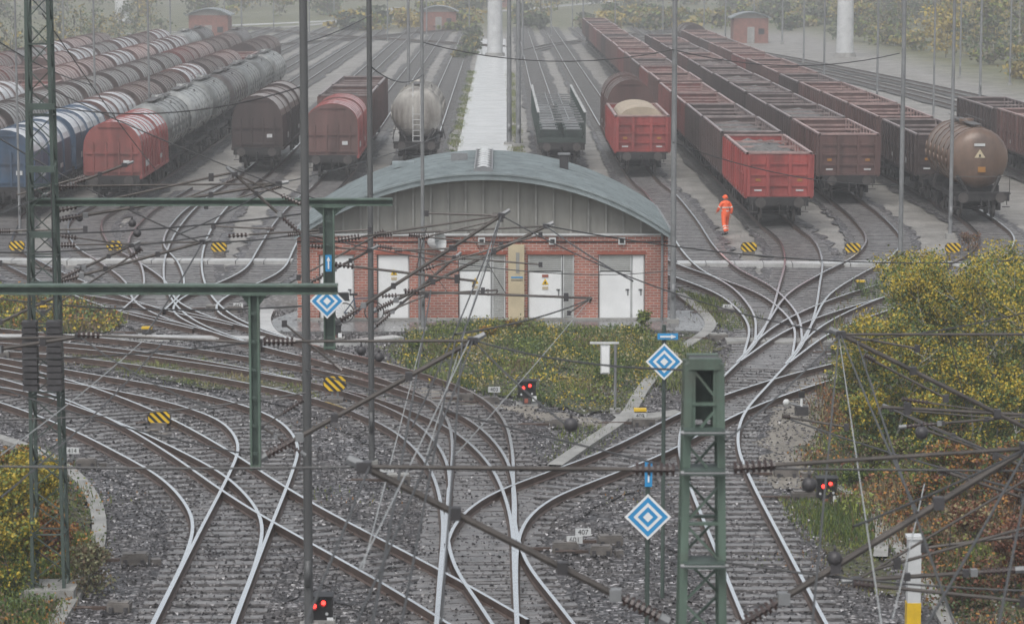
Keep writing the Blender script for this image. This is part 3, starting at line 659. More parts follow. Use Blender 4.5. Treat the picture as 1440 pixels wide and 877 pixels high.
row(-23.5,134,[(H_blue,13,Cv),(H_blue,13,Cv),(H_w,14,Cv),(H_gr,14,Cv),(H_gr,14,Cv),(H_w,14,Cv),(H_gr,14,Cv),(H_p,14,Cv),(OW['red2'],14,O),(H_gr,14,Cv),(H_gr,14,Cv)])
row(-28,141,[(H_gr,14,Cv),(H_g,14,Cv),(H_g,14,Cv),(H_g,14,Cv),(H_g,14,Cv),(H_g,14,Cv),(H_g,14,Cv),(H_r2,12,Cv),(H_p,14,Cv),(H_gr,14,Cv),(H_gr,14,Cv),(TD,12.5,Tk)])
row(-32.6,175,[(H_w,14,Cv),(OW['red2'],14,O),(H_p,14,Cv),(H_p,14,Cv),(H_w,14,Cv),(H_p,14,Cv),(H_w,14,Cv),(H_w,14,Cv),(TG,12.5,Tk),(TD,12.5,Tk)])
row(-37,200,[(H_r2,12,Cv),(OW['br'],14,O),(H_p,14,Cv),(H_w,14,Cv),(H_g,14,Cv),(H_w,14,Cv),(H_gr,14,Cv),(H_w,14,Cv)])
row(-41.6,215,[(H_p,14,Cv),(H_r2,12,Cv),(H_g,14,Cv),(H_w,14,Cv),(H_p,14,Cv),(H_gr,14,Cv)])
def van():
    b=MB(); prof=[(-2.5,.35),(-2.5,1.9),(-2.3,2.15),(1.2,2.15),(1.9,1.35),(2.6,1.15),(2.7,.35)]
    st=len(b.v)
    for x in (-.95,.95):
        for y,z in prof: b.v.append((x,y*1.0,z))
    n=len(prof); i=b.mi('white'); 
    for j in range(n): j2=(j+1)%n; b.f.append([st+j,st+j2,st+n+j2,st+n+j]); b.m.append(i)
    b.f.append([st+j for j in range(n)]); b.m.append(i); b.f.append([st+n+j for j in range(n)]); b.m.append(i)
    for s in (-1,1):
        b.box((s*.955,.6,1.65),(.02,1.1,.5),'black'); b.box((s*.955,-1.2,1.65),(.02,1.6,.5),'black')
        for y in (-1.6,1.7): b.tube((s*.75,y,.35),(s*.97,y,.35),.35,.35,'black',12)
    b.box((0,-2.51,1.6),(1.5,.02,.5),'black')
    b.bar((0,1.28,2.08),(0,1.88,1.42),1.5,.04,'black')
    return b.mesh('van')
vm=van()
for (x,y,z) in [(-30.6,172,0),(-30.6,179,0),(-30.6,186,0),(-30.4,193,0)]: place(vm,'parked_van',(x,y,z),0)

# ---------------- main building
BX0,BX1,BY=-6.95,5.75,96.9; BC=-.57; BD=10.0
bld=empty('brick_building',(BC,BY,0))
def bo(b,name,smooth=None):
    o=b.obj(name,smooth=smooth); o.parent=bld; o.matrix_parent_inverse=Matrix.Translation((-BC,-BY,0)); return o
def bX(px): return (px-703)/41.25
HB=3.02
ops=[(447,497),(529,575),(644,711),(742,808),(842,908)]; HD=2.36
b=MB(); xs=BX0
for a,c in ops:
    x0,x1=bX(a),bX(c)
    b.box(((xs+x0)/2,BY+.15,HD/2),(x0-xs,.3,HD),'brick'); xs=x1
b.box(((xs+BX1)/2,BY+.15,HD/2),(BX1-xs,.3,HD),'brick')
b.box(((BX0+BX1)/2,BY+.15,(HD+HB)/2),(BX1-BX0,.3,HB-HD),'brick')
b.box((BX0+.15,BY+BD/2+.15,HB/2),(.3,BD-.3,HB),'brick'); b.box((BX1-.15,BY+BD/2+.15,HB/2),(.3,BD-.3,HB),'brick'); b.box(((BX0+BX1)/2,BY+BD+.15,HB/2),(BX1-BX0,.3,HB),'brick')
bo(b,'walls')
b=MB(); b.box(((BX0+BX1)/2,BY-.01,HB-.22),(BX1-BX0+.02,.04,.045),'black'); b.box(((BX0+BX1)/2,BY-.02,HB+.03),(BX1-BX0+.1,.12,.07),'wht2'); b.box(((BX0+BX1)/2,BY-.03,.13),(BX1-BX0+.05,.06,.1),'conc2')
for a,c in ops: b.box(((bX(a)+bX(c))/2,BY-.006,HD+.05),(bX(c)-bX(a)+.1,.03,.1),'reddoor')
bo(b,'trim')
b=MB()
def door(x0,x1,z0,z1,k='white'):
    b.box(((x0+x1)/2,BY+.14,(z0+z1)/2),(x1-x0,.06,z1-z0),'wht2')
    b.box(((x0+x1)/2,BY+.10,(z0+z1)/2),(x1-x0-.08,.05,z1-z0-.06),k)
    b.box((x1-.14,BY+.06,z0+1.05),(.12,.05,.03),'dsteel'); b.box((x1-.12,BY+.07,z0+.95),(.05,.02,.22),'steel')
def louv(x0,x1,z0,z1):
    b.box(((x0+x1)/2,BY+.13,(z0+z1)/2),(x1-x0,.05,z1-z0),'louver'); z=z0+.05
    for xx in (x0+.02,x1-.02): b.box((xx,BY+.08,(z0+z1)/2),(.04,.06,z1-z0),'wht2')
    while z<z1-.02: b.box(((x0+x1)/2,BY+.09,z),(x1-x0-.06,.05,.02),'wht2'); z+=.07
for a,c in ops: b.box(((bX(a)+bX(c))/2,BY+.22,HD/2),(bX(c)-bX(a),.04,HD),'dark')
door(bX(448),bX(496),.1,2.34); door(bX(530),bX(574.5),.1,2.34)
door(bX(645),bX(691),.1,1.78); louv(bX(645),bX(691),1.8,2.34); louv(bX(692),bX(710.5),.1,2.34)
door(bX(743),bX(791),.1,1.75); louv(bX(743),bX(791),1.78,2.34); louv(bX(792),bX(807.5),.1,2.34)
door(bX(843),bX(889),.1,1.75); louv(bX(843),bX(889),1.78,2.34); door(bX(889.5),bX(907.5),.1,2.34)
for x,z in ((553,1.75),(668,1.45),(767,1.42)):
    xx=bX(x); b.face([(xx-.12,BY+.06,z-.1),(xx+.12,BY+.06,z-.1),(xx,BY+.06,z+.11)],'yellow'); b.face([(xx-.04,BY+.056,z-.07),(xx+.04,BY+.056,z-.07),(xx,BY+.056,z+.03)],'black'); b.box((xx,BY+.065,z-.22),(.2,.02,.1),'cream')
b.box((bX(767),BY+.06,1.62),(.22,.02,.09),'reddoor'); b.box((bX(462),BY+.06,1.9),(.14,.02,.14),'reddoor')
bo(b,'doors')
b=MB(); b.box((bX(726),BY-.12,1.42),(.55,.18,2.6),'cream'); b.box((bX(726),BY-.215,1.3),(.45,.012,.5),'cream'); b.box((bX(728),BY-.222,2.1),(.12,.012,.7),'conc2'); b.box((bX(727),BY-.222,1.6),(.4,.012,.05),'bluep'); b.box((bX(727),BY-.222,1.5),(.4,.012,.03),'dsteel')
for x in (677,777,875): b.box((bX(x),BY-.05,2.83),(.24,.1,.24),'wht2'); b.box((bX(x),BY-.105,2.83),(.15,.02,.13),'black')
b.tube((bX(589),BY-.06,.1),(bX(589),BY-.06,3.1),.04,.04,'steel',8); b.tube((bX(932),BY-.08,.1),(bX(932),BY-.08,3.1),.045,.045,'steel',8)
b.tube((bX(602),BY,2.75),(bX(602),BY-.35,2.75),.03,.03,'steel',6)
bo(b,'wall_fittings')
b=MB(); c=Vector((bX(602),BY-.3,2.8)); dd=Vector((.85,-.5,.2)).normalized()
for j in range(5): b.tube(c+dd*.02*j*j,c+dd*.02*(j+1)**2,.02+.07*j,.02+.07*(j+1),'wht2',18,False)
b.tube(c,c+dd*.45,.012,.012,'steel',5)
bo(b,'satellite_dish')
HWd=6.42; ZE=3.12; ZA=5.16; sg=ZA-ZE; R=(HWd**2+sg**2)/(2*sg)
def arcz(x,r=R): return ZA-R+math.sqrt(max(0,r*r-x*x))
YF,YB=BY-.55,BY+BD+.6; n=40
xsA=[-HWd+2*HWd*j/n for j in range(n+1)]
b=MB(); th=.2
for j in range(n):
    x0,x1=xsA[j],xsA[j+1]; z0,z1=arcz(x0),arcz(x1)
    b.face([(BC+x0,YF,z0),(BC+x1,YF,z1),(BC+x1,YB,z1),(BC+x0,YB,z0)],'roof')
    b.face([(BC+x0,YF,z0-th),(BC+x0,YB,z0-th),(BC+x1,YB,z1-th),(BC+x1,YF,z1-th)],'dark')
    for y in (YF,YB): b.face([(BC+x0,y,z0-th),(BC+x1,y,z1-th),(BC+x1,y,z1),(BC+x0,y,z0)],'fascia')
    b.bar((BC+x0,YF-.02,z0+.02),(BC+x1,YF-.02,z1+.02),.07,.07,'fascia')
    y=YF+.5
    while y<YB: b.bar((BC+x0,y,z0+.02),(BC+x1,y,z1+.02),.035,.06,'fascia'); y+=.62
for x in (-HWd,HWd):
    b.face([(BC+x,YF,ZE-th),(BC+x,YB,ZE-th),(BC+x,YB,ZE),(BC+x,YF,ZE)],'fascia'); b.tube((BC+x*1.01,YF,ZE-.08),(BC+x*1.01,YB,ZE-.08),.08,.08,'steel',8)
bo(b,'roof')
b=MB()
for y in (BY+.12,BY+BD+.05):
    xs2=[x for x in np.linspace(-6.1,6.1,41)]
    for x0,x1 in zip(xs2[:-1],xs2[1:]):
        b.face([(BC+x0,y,HB+.06),(BC+x1,y,HB+.06),(BC+x1,y,max(HB+.07,arcz(x1)-th)),(BC+x0,y,max(HB+.07,arcz(x0)-th))],'gable')
for x in np.arange(-6,6.1,.6):
    z1=arcz(x)-th
    if z1>HB+.2: b.box((BC+x,BY+.08,(HB+.06+z1)/2),(.06,.09,z1-HB-.08),'conc2')
bo(b,'gable')
b=MB()
for j in range(9):
    y=YF+.9+j*1.1; 
    for k in range(6):
        t0=-.28+.56*k/6; t1=-.28+.56*(k+1)/6
        b.face([(BC+t0,y,ZA+.05+.16*math.cos(t0*5)),(BC+t1,y,ZA+.05+.16*math.cos(t1*5)),(BC+t1,y+1.0,ZA+.05+.16*math.cos(t1*5)),(BC+t0,y+1.0,ZA+.05+.16*math.cos(t0*5))],'path')
    for s in (-1,1): b.box((BC+s*.3,y+.5,ZA+.04),(.05,1.05,.18),'steel')
    b.box((BC,y,ZA+.1),(.56,.05,.16),'steel')
b.box((BC-.9,BY+6,arcz(-.9)+.14),(.6,.3,.3),'steel'); b.box((BC+2.9,BY+6.5,arcz(2.9)+.25),(.32,.32,.6),'dsteel'); b.box((BC+2.9,BY+6.5,arcz(2.9)+.57),(.44,.44,.05),'steel'); b.box((BC-3.0,BY+8,arcz(-3)+.12),(.8,.4,.2),'fascia')
bo(b,'skylight')
def hut(X,Y,w,d,h):
    e=empty('brick_hut',(X,Y,0)); b=MB(); b.box((0,0,h/2),(w,d,h),'hutbrick'); b.box((0,-d/2-.03,1.1),(1.,.06,2.2),'conc2'); b.box((w*.3,-d/2-.03,1.6),(.8,.06,.8),'dark')
    b.obj('walls',parent=e); b=MB(); P=[]
    for j in range(15):
        t=-1+2*j/14; P.append(((w/2+.4)*t,h+.05+w*.17*(1-t*t)))
    b.extr(P+[(p[0],p[1]-.15) for p in P[::-1]],-d/2-.5,d/2+.5,'roof',True,True)
    b.extr([(x*.92,z-.16) for x,z in P]+[(w/2*.98,h),(-w/2*.98,h)],-d/2,-d/2+.1,'gable',True,True)
    b.obj('roof',parent=e)
hut(-9.7,455,5.5,6,3); hut(34.5,395,4.8,5,3.4); hut(-41,405,5.5,6,3.6)
hut(-2,640,9,6,4)

# ---------------- masts and poles
def pole(name,px,py,r,h,k='steel',r2=None,D=None,extra=False):
    p=g(px,py) if D is None else at(px,400,D); b=MB()
    b.box((p.x,p.y,.12),(r*4,r*4,.24),'conc2'); n=6
    for j in range(n): 
        ra=r+( (r2 or r*.6)-r)*j/n; rb=r+((r2 or r*.6)-r)*(j+1)/n
        b.tube((p.x,p.y,h*j/n),(p.x,p.y,h*(j+1)/n),ra,rb,k,10,False)
    b.tube((p.x,p.y,h),(p.x,p.y,h+.1),r*.7,r*.2,k,10); b.box((p.x,p.y-r-.03,1.2),(r*1.2,.06,.5),k)
    if extra:
        b.box((p.x,p.y,h-.3),(1.6,.15,.15),k)
        for s in (-.6,.6): b.box((p.x+s,p.y-.25,h-.25),(.5,.5,.18),'dsteel')
    return b.obj(name,smooth=[k])
pole('steel_mast',430,877,.085,16,'msteel',r2=.07,D=52)
pole('steel_mast',523,660,.075,16,'msteel',r2=.06)
pole('lamp_post',595,470,.07,17,'steel',extra=True)
pole('lamp_post',946,458,.10,17,'steel',r2=.075,extra=True)
pole('lamp_post',1265,418,.09,17,'steel',r2=.07,extra=True)
pole('lamp_post',1336,336,.09,17,'steel',r2=.06,extra=True)
for x,y,r in [(575,225,.11),(716,205,.17),(729,207,.17),(135,215,.08),(211,215,.08),(340,60,.12),(435,60,.1),(820,60,.12),(1020,60,.12),(1100,62,.12),(1158,160,.09),(1233,150,.1),(1312,190,.08),(1378,140,.12),(600,52,.12),(316,40,.12),(775,52,.1),(865,58,.1),(932,55,.1),(1060,48,.12),(28,330,.06),(545,60,.1),(990,40,.12),(470,40,.12),(240,70,.12),(735,95,.12),(1130,90,.1),(1350,110,.1),(1420,120,.1),(90,95,.1),(385,45,.1),(660,48,.1),(805,42,.1)]:
    pole('lamp_post',x,y,r,19,'steel',extra=True)
for x,y,r in [(696,80,.95),(1188,80,1.05),(172,34,1.3),(645,-5,1.0)]:
    p=g(x,y) if y>0 else g(x,10); b=MB(); b.tube((p.x,p.y,0),(p.x,p.y,34),r,r*.6,'wht2',20,False); b.tube((p.x,p.y,34),(p.x,p.y,34.6),2.6,2.6,'steel',16)
    for j in range(8): a=j*math.pi/4; b.box((p.x+2.3*math.cos(a),p.y+2.3*math.sin(a),33.7),(.7,.7,.5),'dsteel')
    b.tube((p.x,p.y,0),(p.x,p.y,.5),r*1.3,r*1.2,'conc2',16); b.obj('floodlight_tower',smooth=['wht2'])
def lattice(X,Y,z0,z1,w0,w1,k='green',leg=.07,step=.55):
    b=MB(); H=z1-z0; n=max(2,int(H/step))
    def cor(z,i):
        f=(z-z0)/H; w=(w0+(w1-w0)*f)/2; s=[(-1,-1),(1,-1),(1,1),(-1,1)][i]; return Vector((X+s[0]*w,Y+s[1]*w,z))
    for i in range(4): b.bar(cor(z0,i),cor(z1,i),leg,leg,k)
    for j in range(n):
        za=z0+H*j/n; zb=z0+H*(j+1)/n
        for i in range(4):
            i2=(i+1)%4
            if (j+i)%2: b.bar(cor(za,i),cor(zb,i2),leg*.55,leg*.3,k)
            else: b.bar(cor(zb,i),cor(za,i2),leg*.55,leg*.3,k)
            if j%3==0: b.bar(cor(za,i),cor(za,i2),leg*.9,leg*.35,k)
    b.box((X,Y,z0+.15),(w0*1.7,w0*1.7,.3),'conc2'); b.bar(cor(z1,0),cor(z1,1),leg*1.4,leg*1.4,k); b.bar(cor(z1,2),cor(z1,3),leg*1.4,leg*1.4,k)
    return b
p=at(989,508,30.5); b=lattice(p.x,p.y,0,p.z,.62,.34,'green',.085,.42)
for s in (-1,1): b.box((p.x+s*.14,p.y-.02,p.z-.35),(.09,.36,.7),'green')
b.box((p.x,p.y+.1,p.z-.35),(.2,.05,.6),'dgreen'); b.box((p.x,p.y,p.z+.02),(.3,.3,.06),'dsteel')
for yy in (604,660,790): q=at(989,yy,30.3); b.box((q.x,q.y,q.z),(.44,.44,.055),'dgreen'); b.tube((q.x-.26,q.y-.2,q.z),(q.x+.26,q.y-.2,q.z),.025,.025,'steel',6)
b.obj('catenary_mast')
p=at(60,280,55)
b=lattice(p.x,p.y,0,15,.62,.36,'dgreen',.065,.45)
for s in (-1,1):
    q=at(60+s*15+(2 if s>0 else -2),500,54.5); 
    for j in range(11): b.box((q.x,q.y,q.z-.62+j*.125),(.28,.3,.10),'dsteel')
    b.tube((q.x,q.y,q.z+.7),(q.x,q.y,q.z+3.5),.012,.012,'wire',4,False)
for yy in (150,238,330,400): q=at(58,yy,54.6); b.box((q.x,q.y,q.z),(.52,.1,.12),'dgreen'); insul_y=q
b.obj('catenary_mast')
p=at(-150,400,40); b=lattice(p.x,p.y,0,12,.7,.4,'dgreen',.07,.5); b.obj('catenary_mast')
def boom(x0,x1,y,D,xd,yb,wpx):
    b=MB(); a=at(x0,y,D); c=at(x1,y+(2 if x0<0 else -2),D); 
    b.box(((a.x+c.x)/2,D,(a.z+c.z)/2),(c.x-a.x,.22,.03),'green'); b.box(((a.x+c.x)/2,D,(a.z+c.z)/2-.11),(c.x-a.x,.22,.03),'green'); b.box(((a.x+c.x)/2,D,(a.z+c.z)/2-.055),(c.x-a.x,.05,.08),'dgreen')
    e=at(xd,y,D); f=at(xd,yb,D); w=wpx/F*D
    b.box((e.x,D,(e.z+f.z)/2-.1),(w,.03,e.z-f.z-.1),'dgreen')
    for s in (-1,1): b.box((e.x+s*w/2,D,(e.z+f.z)/2-.1),(.03,.16,e.z-f.z-.1),'green')
    for s in (-1,1):
        b.face([(e.x+s*w/2,D-.03,e.z-.12),(e.x+s*w*1.7,D-.03,e.z-.12),(e.x+s*w/2,D-.03,e.z-.32)],'green')
    b.box((e.x,D-.02,e.z-.13),(w*3.4,.2,.03),'green')
    b.box((e.x,D,f.z),(w*1.2,.2,.04),'green')
    for z in np.linspace(f.z+.2,e.z-.4,6): b.box((e.x,D-.09,z),(w*.6,.03,.04),'dgreen')
    return b.obj('catenary_boom')
boom(-150,475,400,40,357,655,12); boom(40,552,281,55,462,488,14)
def insul(b,p0,p1,r=.05,n=7):
    p0=Vector(p0);p1=Vector(p1)
    for j in range(n):
        a=p0.lerp(p1,j/n); c=p0.lerp(p1,(j+.5)/n); b.tube(a,c,r,r*.85,'ins',8); b.tube(c,p0.lerp(p1,(j+1)/n),r*.45,r*.45,'ins',6,False)
def cant(top,bot,tip,D,r=.028,reg=None,tipD=None):
    r*=1.12
    b=MB(); T=at(*top,D);B=at(*bot,D);P=at(*tip,tipD or D)
    d=(P-B).normalized(); k=.45
    b.tube(B,B+d*.12,r*1.6,r*1.6,'steel',6); insul(b,B+d*.12,B+d*(.12+k),r*1.9); b.tube(B+d*(.12+k),P+d*.12,r,r,'tube',8)
    d2=(P-T).normalized(); insul(b,T+d2*.05,T+d2*(.05+k),r*1.9); b.tube(T+d2*(.05+k),P,r*.6,r*.6,'tube',8)
    b.tube(P-d*.05,P+d*.2,r*1.6,r*1.2,'steel',6); b.box(tuple(P),(r*4,r*4,r*3),'dsteel')
    b.box(tuple(B+d*(.2+k)),(r*3.2,r*3.2,r*3.2),'steel')
    for f in (.35,.7): q=B.lerp(P,f); b.box(tuple(q),(r*2.8,r*2.8,r*3.4),'dsteel')
    if reg:
        a=at(*reg[0],D); c=at(*reg[1],D); b.tube(a,c,r*.75,r*.75,'tube',8); b.tube(c,c+Vector((-.05,0,-.12)),r*.6,r*.6,'tube',6)
        m=a.lerp(c,.5); b.tube(m,T.lerp(P,.55),.008,.008,'wire',4,False)
        d3=(c-a).normalized(); insul(b,a-d3*.4,a,r*1.7,5); b.box(tuple(a.lerp(c,.85)),(r*3,r*3,r*5),'dsteel')
    return b.obj('catenary_cantilever')
cant((366,480),(366,645),(665,479),40,.032)
cant((472,338),(472,455),(705,303),55,.03,reg=((500,375),(668,395)))
cant((524,330),(524,438),(768,318),69.5,.036,reg=((592,410),(832,419)))
cant((955,660),(940,874),(512,656),30,.036)
cant((1025,658),(1030,885),(1445,630),30,.036)
cant((1520,470),(1520,640),(1182,470),45,.034,reg=((1480,585),(1240,572)))
cant((1540,600),(1540,700),(1255,575),52,.025)
cant((1500,640),(1440,800),(1205,815),36,.026,reg=((1440,742),(1230,800)))
cant((75,262),(75,310),(392,258),56,.028,reg=((110,290),(330,242)))
cant((75,345),(75,398),(285,340),62,.03)
cant((-60,478),(-60,500),(112,473),44,.03)
cant((-60,400),(-60,480),(112,402),60,.028)
cant((75,330),(78,395),(185,345),58,.024)
cant((90,262),(60,275),(175,232),58,.024)
cant((430,345),(430,400),(520,352),56,.024,reg=((350,330),(470,322)))
cant((524,345),(524,462),(640,362),69.5,.03,reg=((560,415),(700,408)))
cant((430,290),(430,335),(330,245),52,.024)
cant((430,560),(430,640),(368,600),51,.02)
cant((1264,560),(1264,600),(1440,585),45,.02)
for x0,y0,x1,y1,D in [(405,330,520,323,60),(590,335,705,308,60),(555,352,640,349,60),(590,380,760,330,62),(575,330,705,345,64),(110,470,365,482,42),(540,325,420,390,60),(330,252,240,286,60),(395,262,290,290,60),(120,248,20,275,60),(200,350,60,440,60),(385,322,300,318,60),(640,362,760,372,64),(830,420,800,440,69),(1440,752,1300,770,38),(1290,600,1400,640,44),(1215,500,1330,560,44),(1100,585,1190,600,50),(0,325,120,322,60),(80,380,0,370,60),(480,520,400,455,50),(705,303,600,300,58),(540,440,600,415,62),(1180,470,1290,490,46),(1320,660,1440,700,36),(1200,820,1440,845,30)]:
    b=MB(); b.tube(at(x0,y0,D),at(x1,y1,D),.024,.02,'tube',6); insul(b,at(x0,y0,D),at(x0+(x1-x0)*.13,y0+(y1-y0)*.13,D),.055,5); q=at(x1,y1,D); b.box(tuple(q),(.09,.06,.12),'dsteel'); b.obj('registration_arm')
def wire(x0,y0,D0,x1,y1,D1,sag=.1,r=.011,k='wire'):
    a=at(x0,y0,D0); c=at(x1,y1,D1); b=MB(); pts=[]
    for j in range(13):
        t=j/12; p=a.lerp(c,t); p.z-=4*sag*t*(1-t); pts.append(p)
    b.path(pts,r,k,5); b.obj('overhead_wire')
W_=[(665,478,40,490,900,22,.1),(705,303,55,648,478,40,.1),(705,303,55,580,600,36,.1),(606,408,69,520,900,24,.05),(768,318,69,890,395,60,.05),(665,478,40,800,600,34,.05),(832,419,69,640,470,42,.1),
(-20,655,30,512,656,30,.02),(955,660,30,512,656,30,.02),(1025,658,30,1460,662,30,.0),(1182,470,45,1460,470,45,0),(366,480,40,20,505,45,.05),(-20,590,44,430,552,44,.1),(430,520,52,940,655,30,.05),
(1182,470,45,1290,720,28,.05),(1205,480,45,1350,900,24,.05),(1445,630,30,1290,900,20,.02),(1100,585,60,1440,690,36,.05),(0,355,60,300,330,62,.1),(285,340,62,470,318,60,.1),(392,258,56,620,190,95,.1),(0,300,50,90,262,58,.02),
(0,60,55,130,120,70,.1),(0,195,60,280,340,60,.1),(60,20,55,220,240,90,.1),(60,120,55,460,285,55,.1),(430,60,52,523,20,68,.05),(946,200,96,1265,260,105,.4),(595,60,94,946,70,96,.5),(946,70,96,1265,75,105,.5),(523,95,68,595,105,94,.3),
(705,303,55,1180,470,45,.3),(770,318,69,1440,365,80,.4),(650,480,40,620,877,24,.02),(640,480,40,560,900,24,.02),(112,473,44,300,575,36,.1),(0,700,34,230,480,50,.1),(1180,470,45,1140,900,25,.05),(1440,440,45,1200,480,45,.05),(1400,900,22,1440,700,30,.0),(1255,575,52,1440,650,40,.05),(1020,790,30,1440,830,30,.05),
(0,330,60,430,300,54,.1),(0,420,62,430,430,54,.15),(430,330,54,946,380,96,.4),(285,340,62,205,470,50,.05),(392,258,56,250,330,52,.05),(946,455,96,1265,400,105,.2),(665,478,40,980,520,31,.1),(75,150,55,430,120,52,.3),(0,545,50,360,640,40,.1),(520,655,30,420,900,20,.0),(1020,620,30,1180,472,45,.05),(1445,630,30,1200,740,26,.03)]
for w in W_: wire(*w, r=.013 if w[2]<58 else .018)
for w in [(660,478,40,505,800,25,.02),(830,420,69,640,640,36,.03),(700,310,55,600,640,33,.03),(595,470,60,510,800,27,.03),(1300,680,36,1255,870,26,.02),(0,640,36,200,480,50,.05),(1180,475,45,1240,880,26,.02)]: wire(*w,r=.008,k='wirel')
for x,y,D,r in [(508,493,42,.075),(533,502,42,.075),(186,314,56,.08),(193,328,56,.08),(112,307,58,.07),(803,597,34,.09),(1138,681,30,.085),(1174,785,30,.085),(1296,608,42,.1),(193,349,60,.07)]:
    p=at(x,y,D); b=MB(); b.ball(p,r,'dsteel',14,9); b.tube(p+Vector((0,0,r*.8)),p+Vector((0,0,r*1.7)),r*.2,r*.2,'dsteel',6); b.obj('wire_ball',smooth=['dsteel'])

# ---------------- signs
def diamond(x,y,D,h,toground=True,arrow=None):
    c=at(x,y,D); b=MB(); Y=c.y
    for i,(s,k) in enumerate([(1,'white'),(.86,'bluep'),(.62,'white'),(.44,'bluep'),(.22,'white')]):
        q=Y-.02-i*.004; hh=h*s; P=[(c.x-hh,q,c.z),(c.x,q,c.z-hh),(c.x+hh,q,c.z),(c.x,q,c.z+hh)]; b.face(P,k)
    b.face([(c.x-h,Y,c.z),(c.x,Y,c.z-h),(c.x+h,Y,c.z),(c.x,Y,c.z+h)][::-1],'steel')
    if toground: b.tube((c.x,Y+.06,0),(c.x,Y+.06,c.z+h+.35),.04,.04,'dgreen',8)
    if arrow:
        p=at(arrow[0],arrow[1],D); w=arrow[2]; hh=arrow[3]; b.box((p.x,Y,p.z),(w,.03,hh),'bluep')
        if hh>w: b.box((p.x,Y-.02,p.z-.03),(w*.22,.012,hh*.5),'white'); b.face([(p.x-w*.32,Y-.027,p.z+hh*.15),(p.x+w*.32,Y-.027,p.z+hh*.15),(p.x,Y-.027,p.z+hh*.42)],'white')
        else: b.box((p.x-.04,Y-.02,p.z),(w*.55,.012,hh*.28),'white'); b.face([(p.x+w*.15,Y-.027,p.z-hh*.36),(p.x+w*.42,Y-.027,p.z),(p.x+w*.15,Y-.027,p.z+hh*.36)],'white')
    return b.obj('railway_sign')
diamond(460,423,54.7,.345,toground=False,arrow=(462,370,.12,.32))
diamond(934,508,55,.365,arrow=(939,473,.40,.12)); diamond(911,726,46,.385,arrow=(912,666,.12,.42))
def striped(x,y,w,h,base=.15):
    p=g(x,y); b=MB(); X,Y=p.x,p.y; z0=base; c=.28*h
    P=[(-w/2+c,0),(w/2-c,0),(w/2,c),(w/2,h-c),(w/2-c,h),(-w/2+c,h),(-w/2,h-c),(-w/2,c)]
    b.face([(X+a,Y-.03,z0+q) for a,q in P],'black'); b.face([(X+a,Y+.03,z0+q) for a,q in P][::-1],'black')
    for (a,q),(a2,q2) in zip(P,P[1:]+P[:1]): b.face([(X+a,Y-.03,z0+q),(X+a,Y+.03,z0+q),(X+a2,Y+.03,z0+q2),(X+a2,Y-.03,z0+q2)],'black')
    def clip(Q,f):
        o=[]
        for i in range(len(Q)):
            A=Q[i];Bq=Q[(i+1)%len(Q)]; fa,fb=f(A),f(Bq)
            if fa>=0:o.append(A)
            if fa*fb<0: t=fa/(fa-fb); o.append((A[0]+(Bq[0]-A[0])*t,A[1]+(Bq[1]-A[1])*t))
        return o
    for k in range(-2,4):
        s0=-w/2+k*w/3-.02; sw=w/6; e=.02
        Q=[(s0+h,0),(s0+sw+h,0),(s0+sw,h),(s0,h)]
        for f in (lambda q:q[0]+w/2-e,lambda q:w/2-e-q[0],lambda q:(q[0]+w/2)+(q[1])-c-e,lambda q:(w/2-q[0])+q[1]-c-e,lambda q:(q[0]+w/2)+(h-q[1])-c-e,lambda q:(w/2-q[0])+(h-q[1])-c-e):
            if len(Q)>2: Q=clip(Q,f)
        if len(Q)>2: b.face([(X+a,Y-.036,z0+q) for a,q in Q],'yellow')
    b.box((X-.12*w,Y+.06,z0/2+.1),(.06,.06,z0+.2),'steel'); b.box((X+.12*w,Y+.06,z0/2+.1),(.06,.06,z0+.2),'steel'); b.box((X,Y+.1,.08),(w*.7,.5,.16),'mach')
    return b.obj('buffer_marker_board')
for x,y in [(24,357),(161,357),(308,359),(1053,359),(1199,360),(1340,360)]: striped(x,y,.68,.40)
striped(471,568,.66,.42,.38); striped(224,602,.62,.42,.06)
def dwarf(x,y,w=.5,h=.46,base=.28,lights=True):
    p=g(x,y); b=MB(); X,Y=p.x,p.y; b.box((X,Y,base/2),(.24,.3,base),'dsteel'); b.box((X,Y,base+h/2),(w,.28,h),'black'); b.box((X,Y,base+h+.015),(w+.06,.4,.03),'black'); b.box((X,Y+.02,.05),(.6,.5,.1),'conc2')
    if lights:
        for a,z in ((-.11,.62),(.09,.76)): 
            b.tube((X+a*w*1.8,Y-.14,base+h*z),(X+a*w*1.8,Y-.16,base+h*z),.042,.042,'redlight',12); b.tube((X+a*w*1.8,Y-.14,base+h*z+.02),(X+a*w*1.8,Y-.24,base+h*z+.02),.075,.075,'black',10,False)
        b.tube((X-.16,Y-.141,base+.1),(X-.16,Y-.155,base+.1),.03,.03,'wht2',8); b.tube((X+.14,Y-.141,base+.12),(X+.14,Y-.155,base+.12),.03,.03,'wht2',8)
    b.box((X+w*.42,Y-.15,base-.02),(.12,.02,.14),'white'); b.box((X-.02,Y-.15,base-.08),(.1,.02,.12),'reddoor')
    return b.obj('dwarf_signal')
dwarf(741,572); dwarf(1162,710,.46,.44,.2); dwarf(450,876,.48,.44,.1); dwarf(472,478,.36,.3,.2,False); dwarf(1207,486,.3,.26,.2)
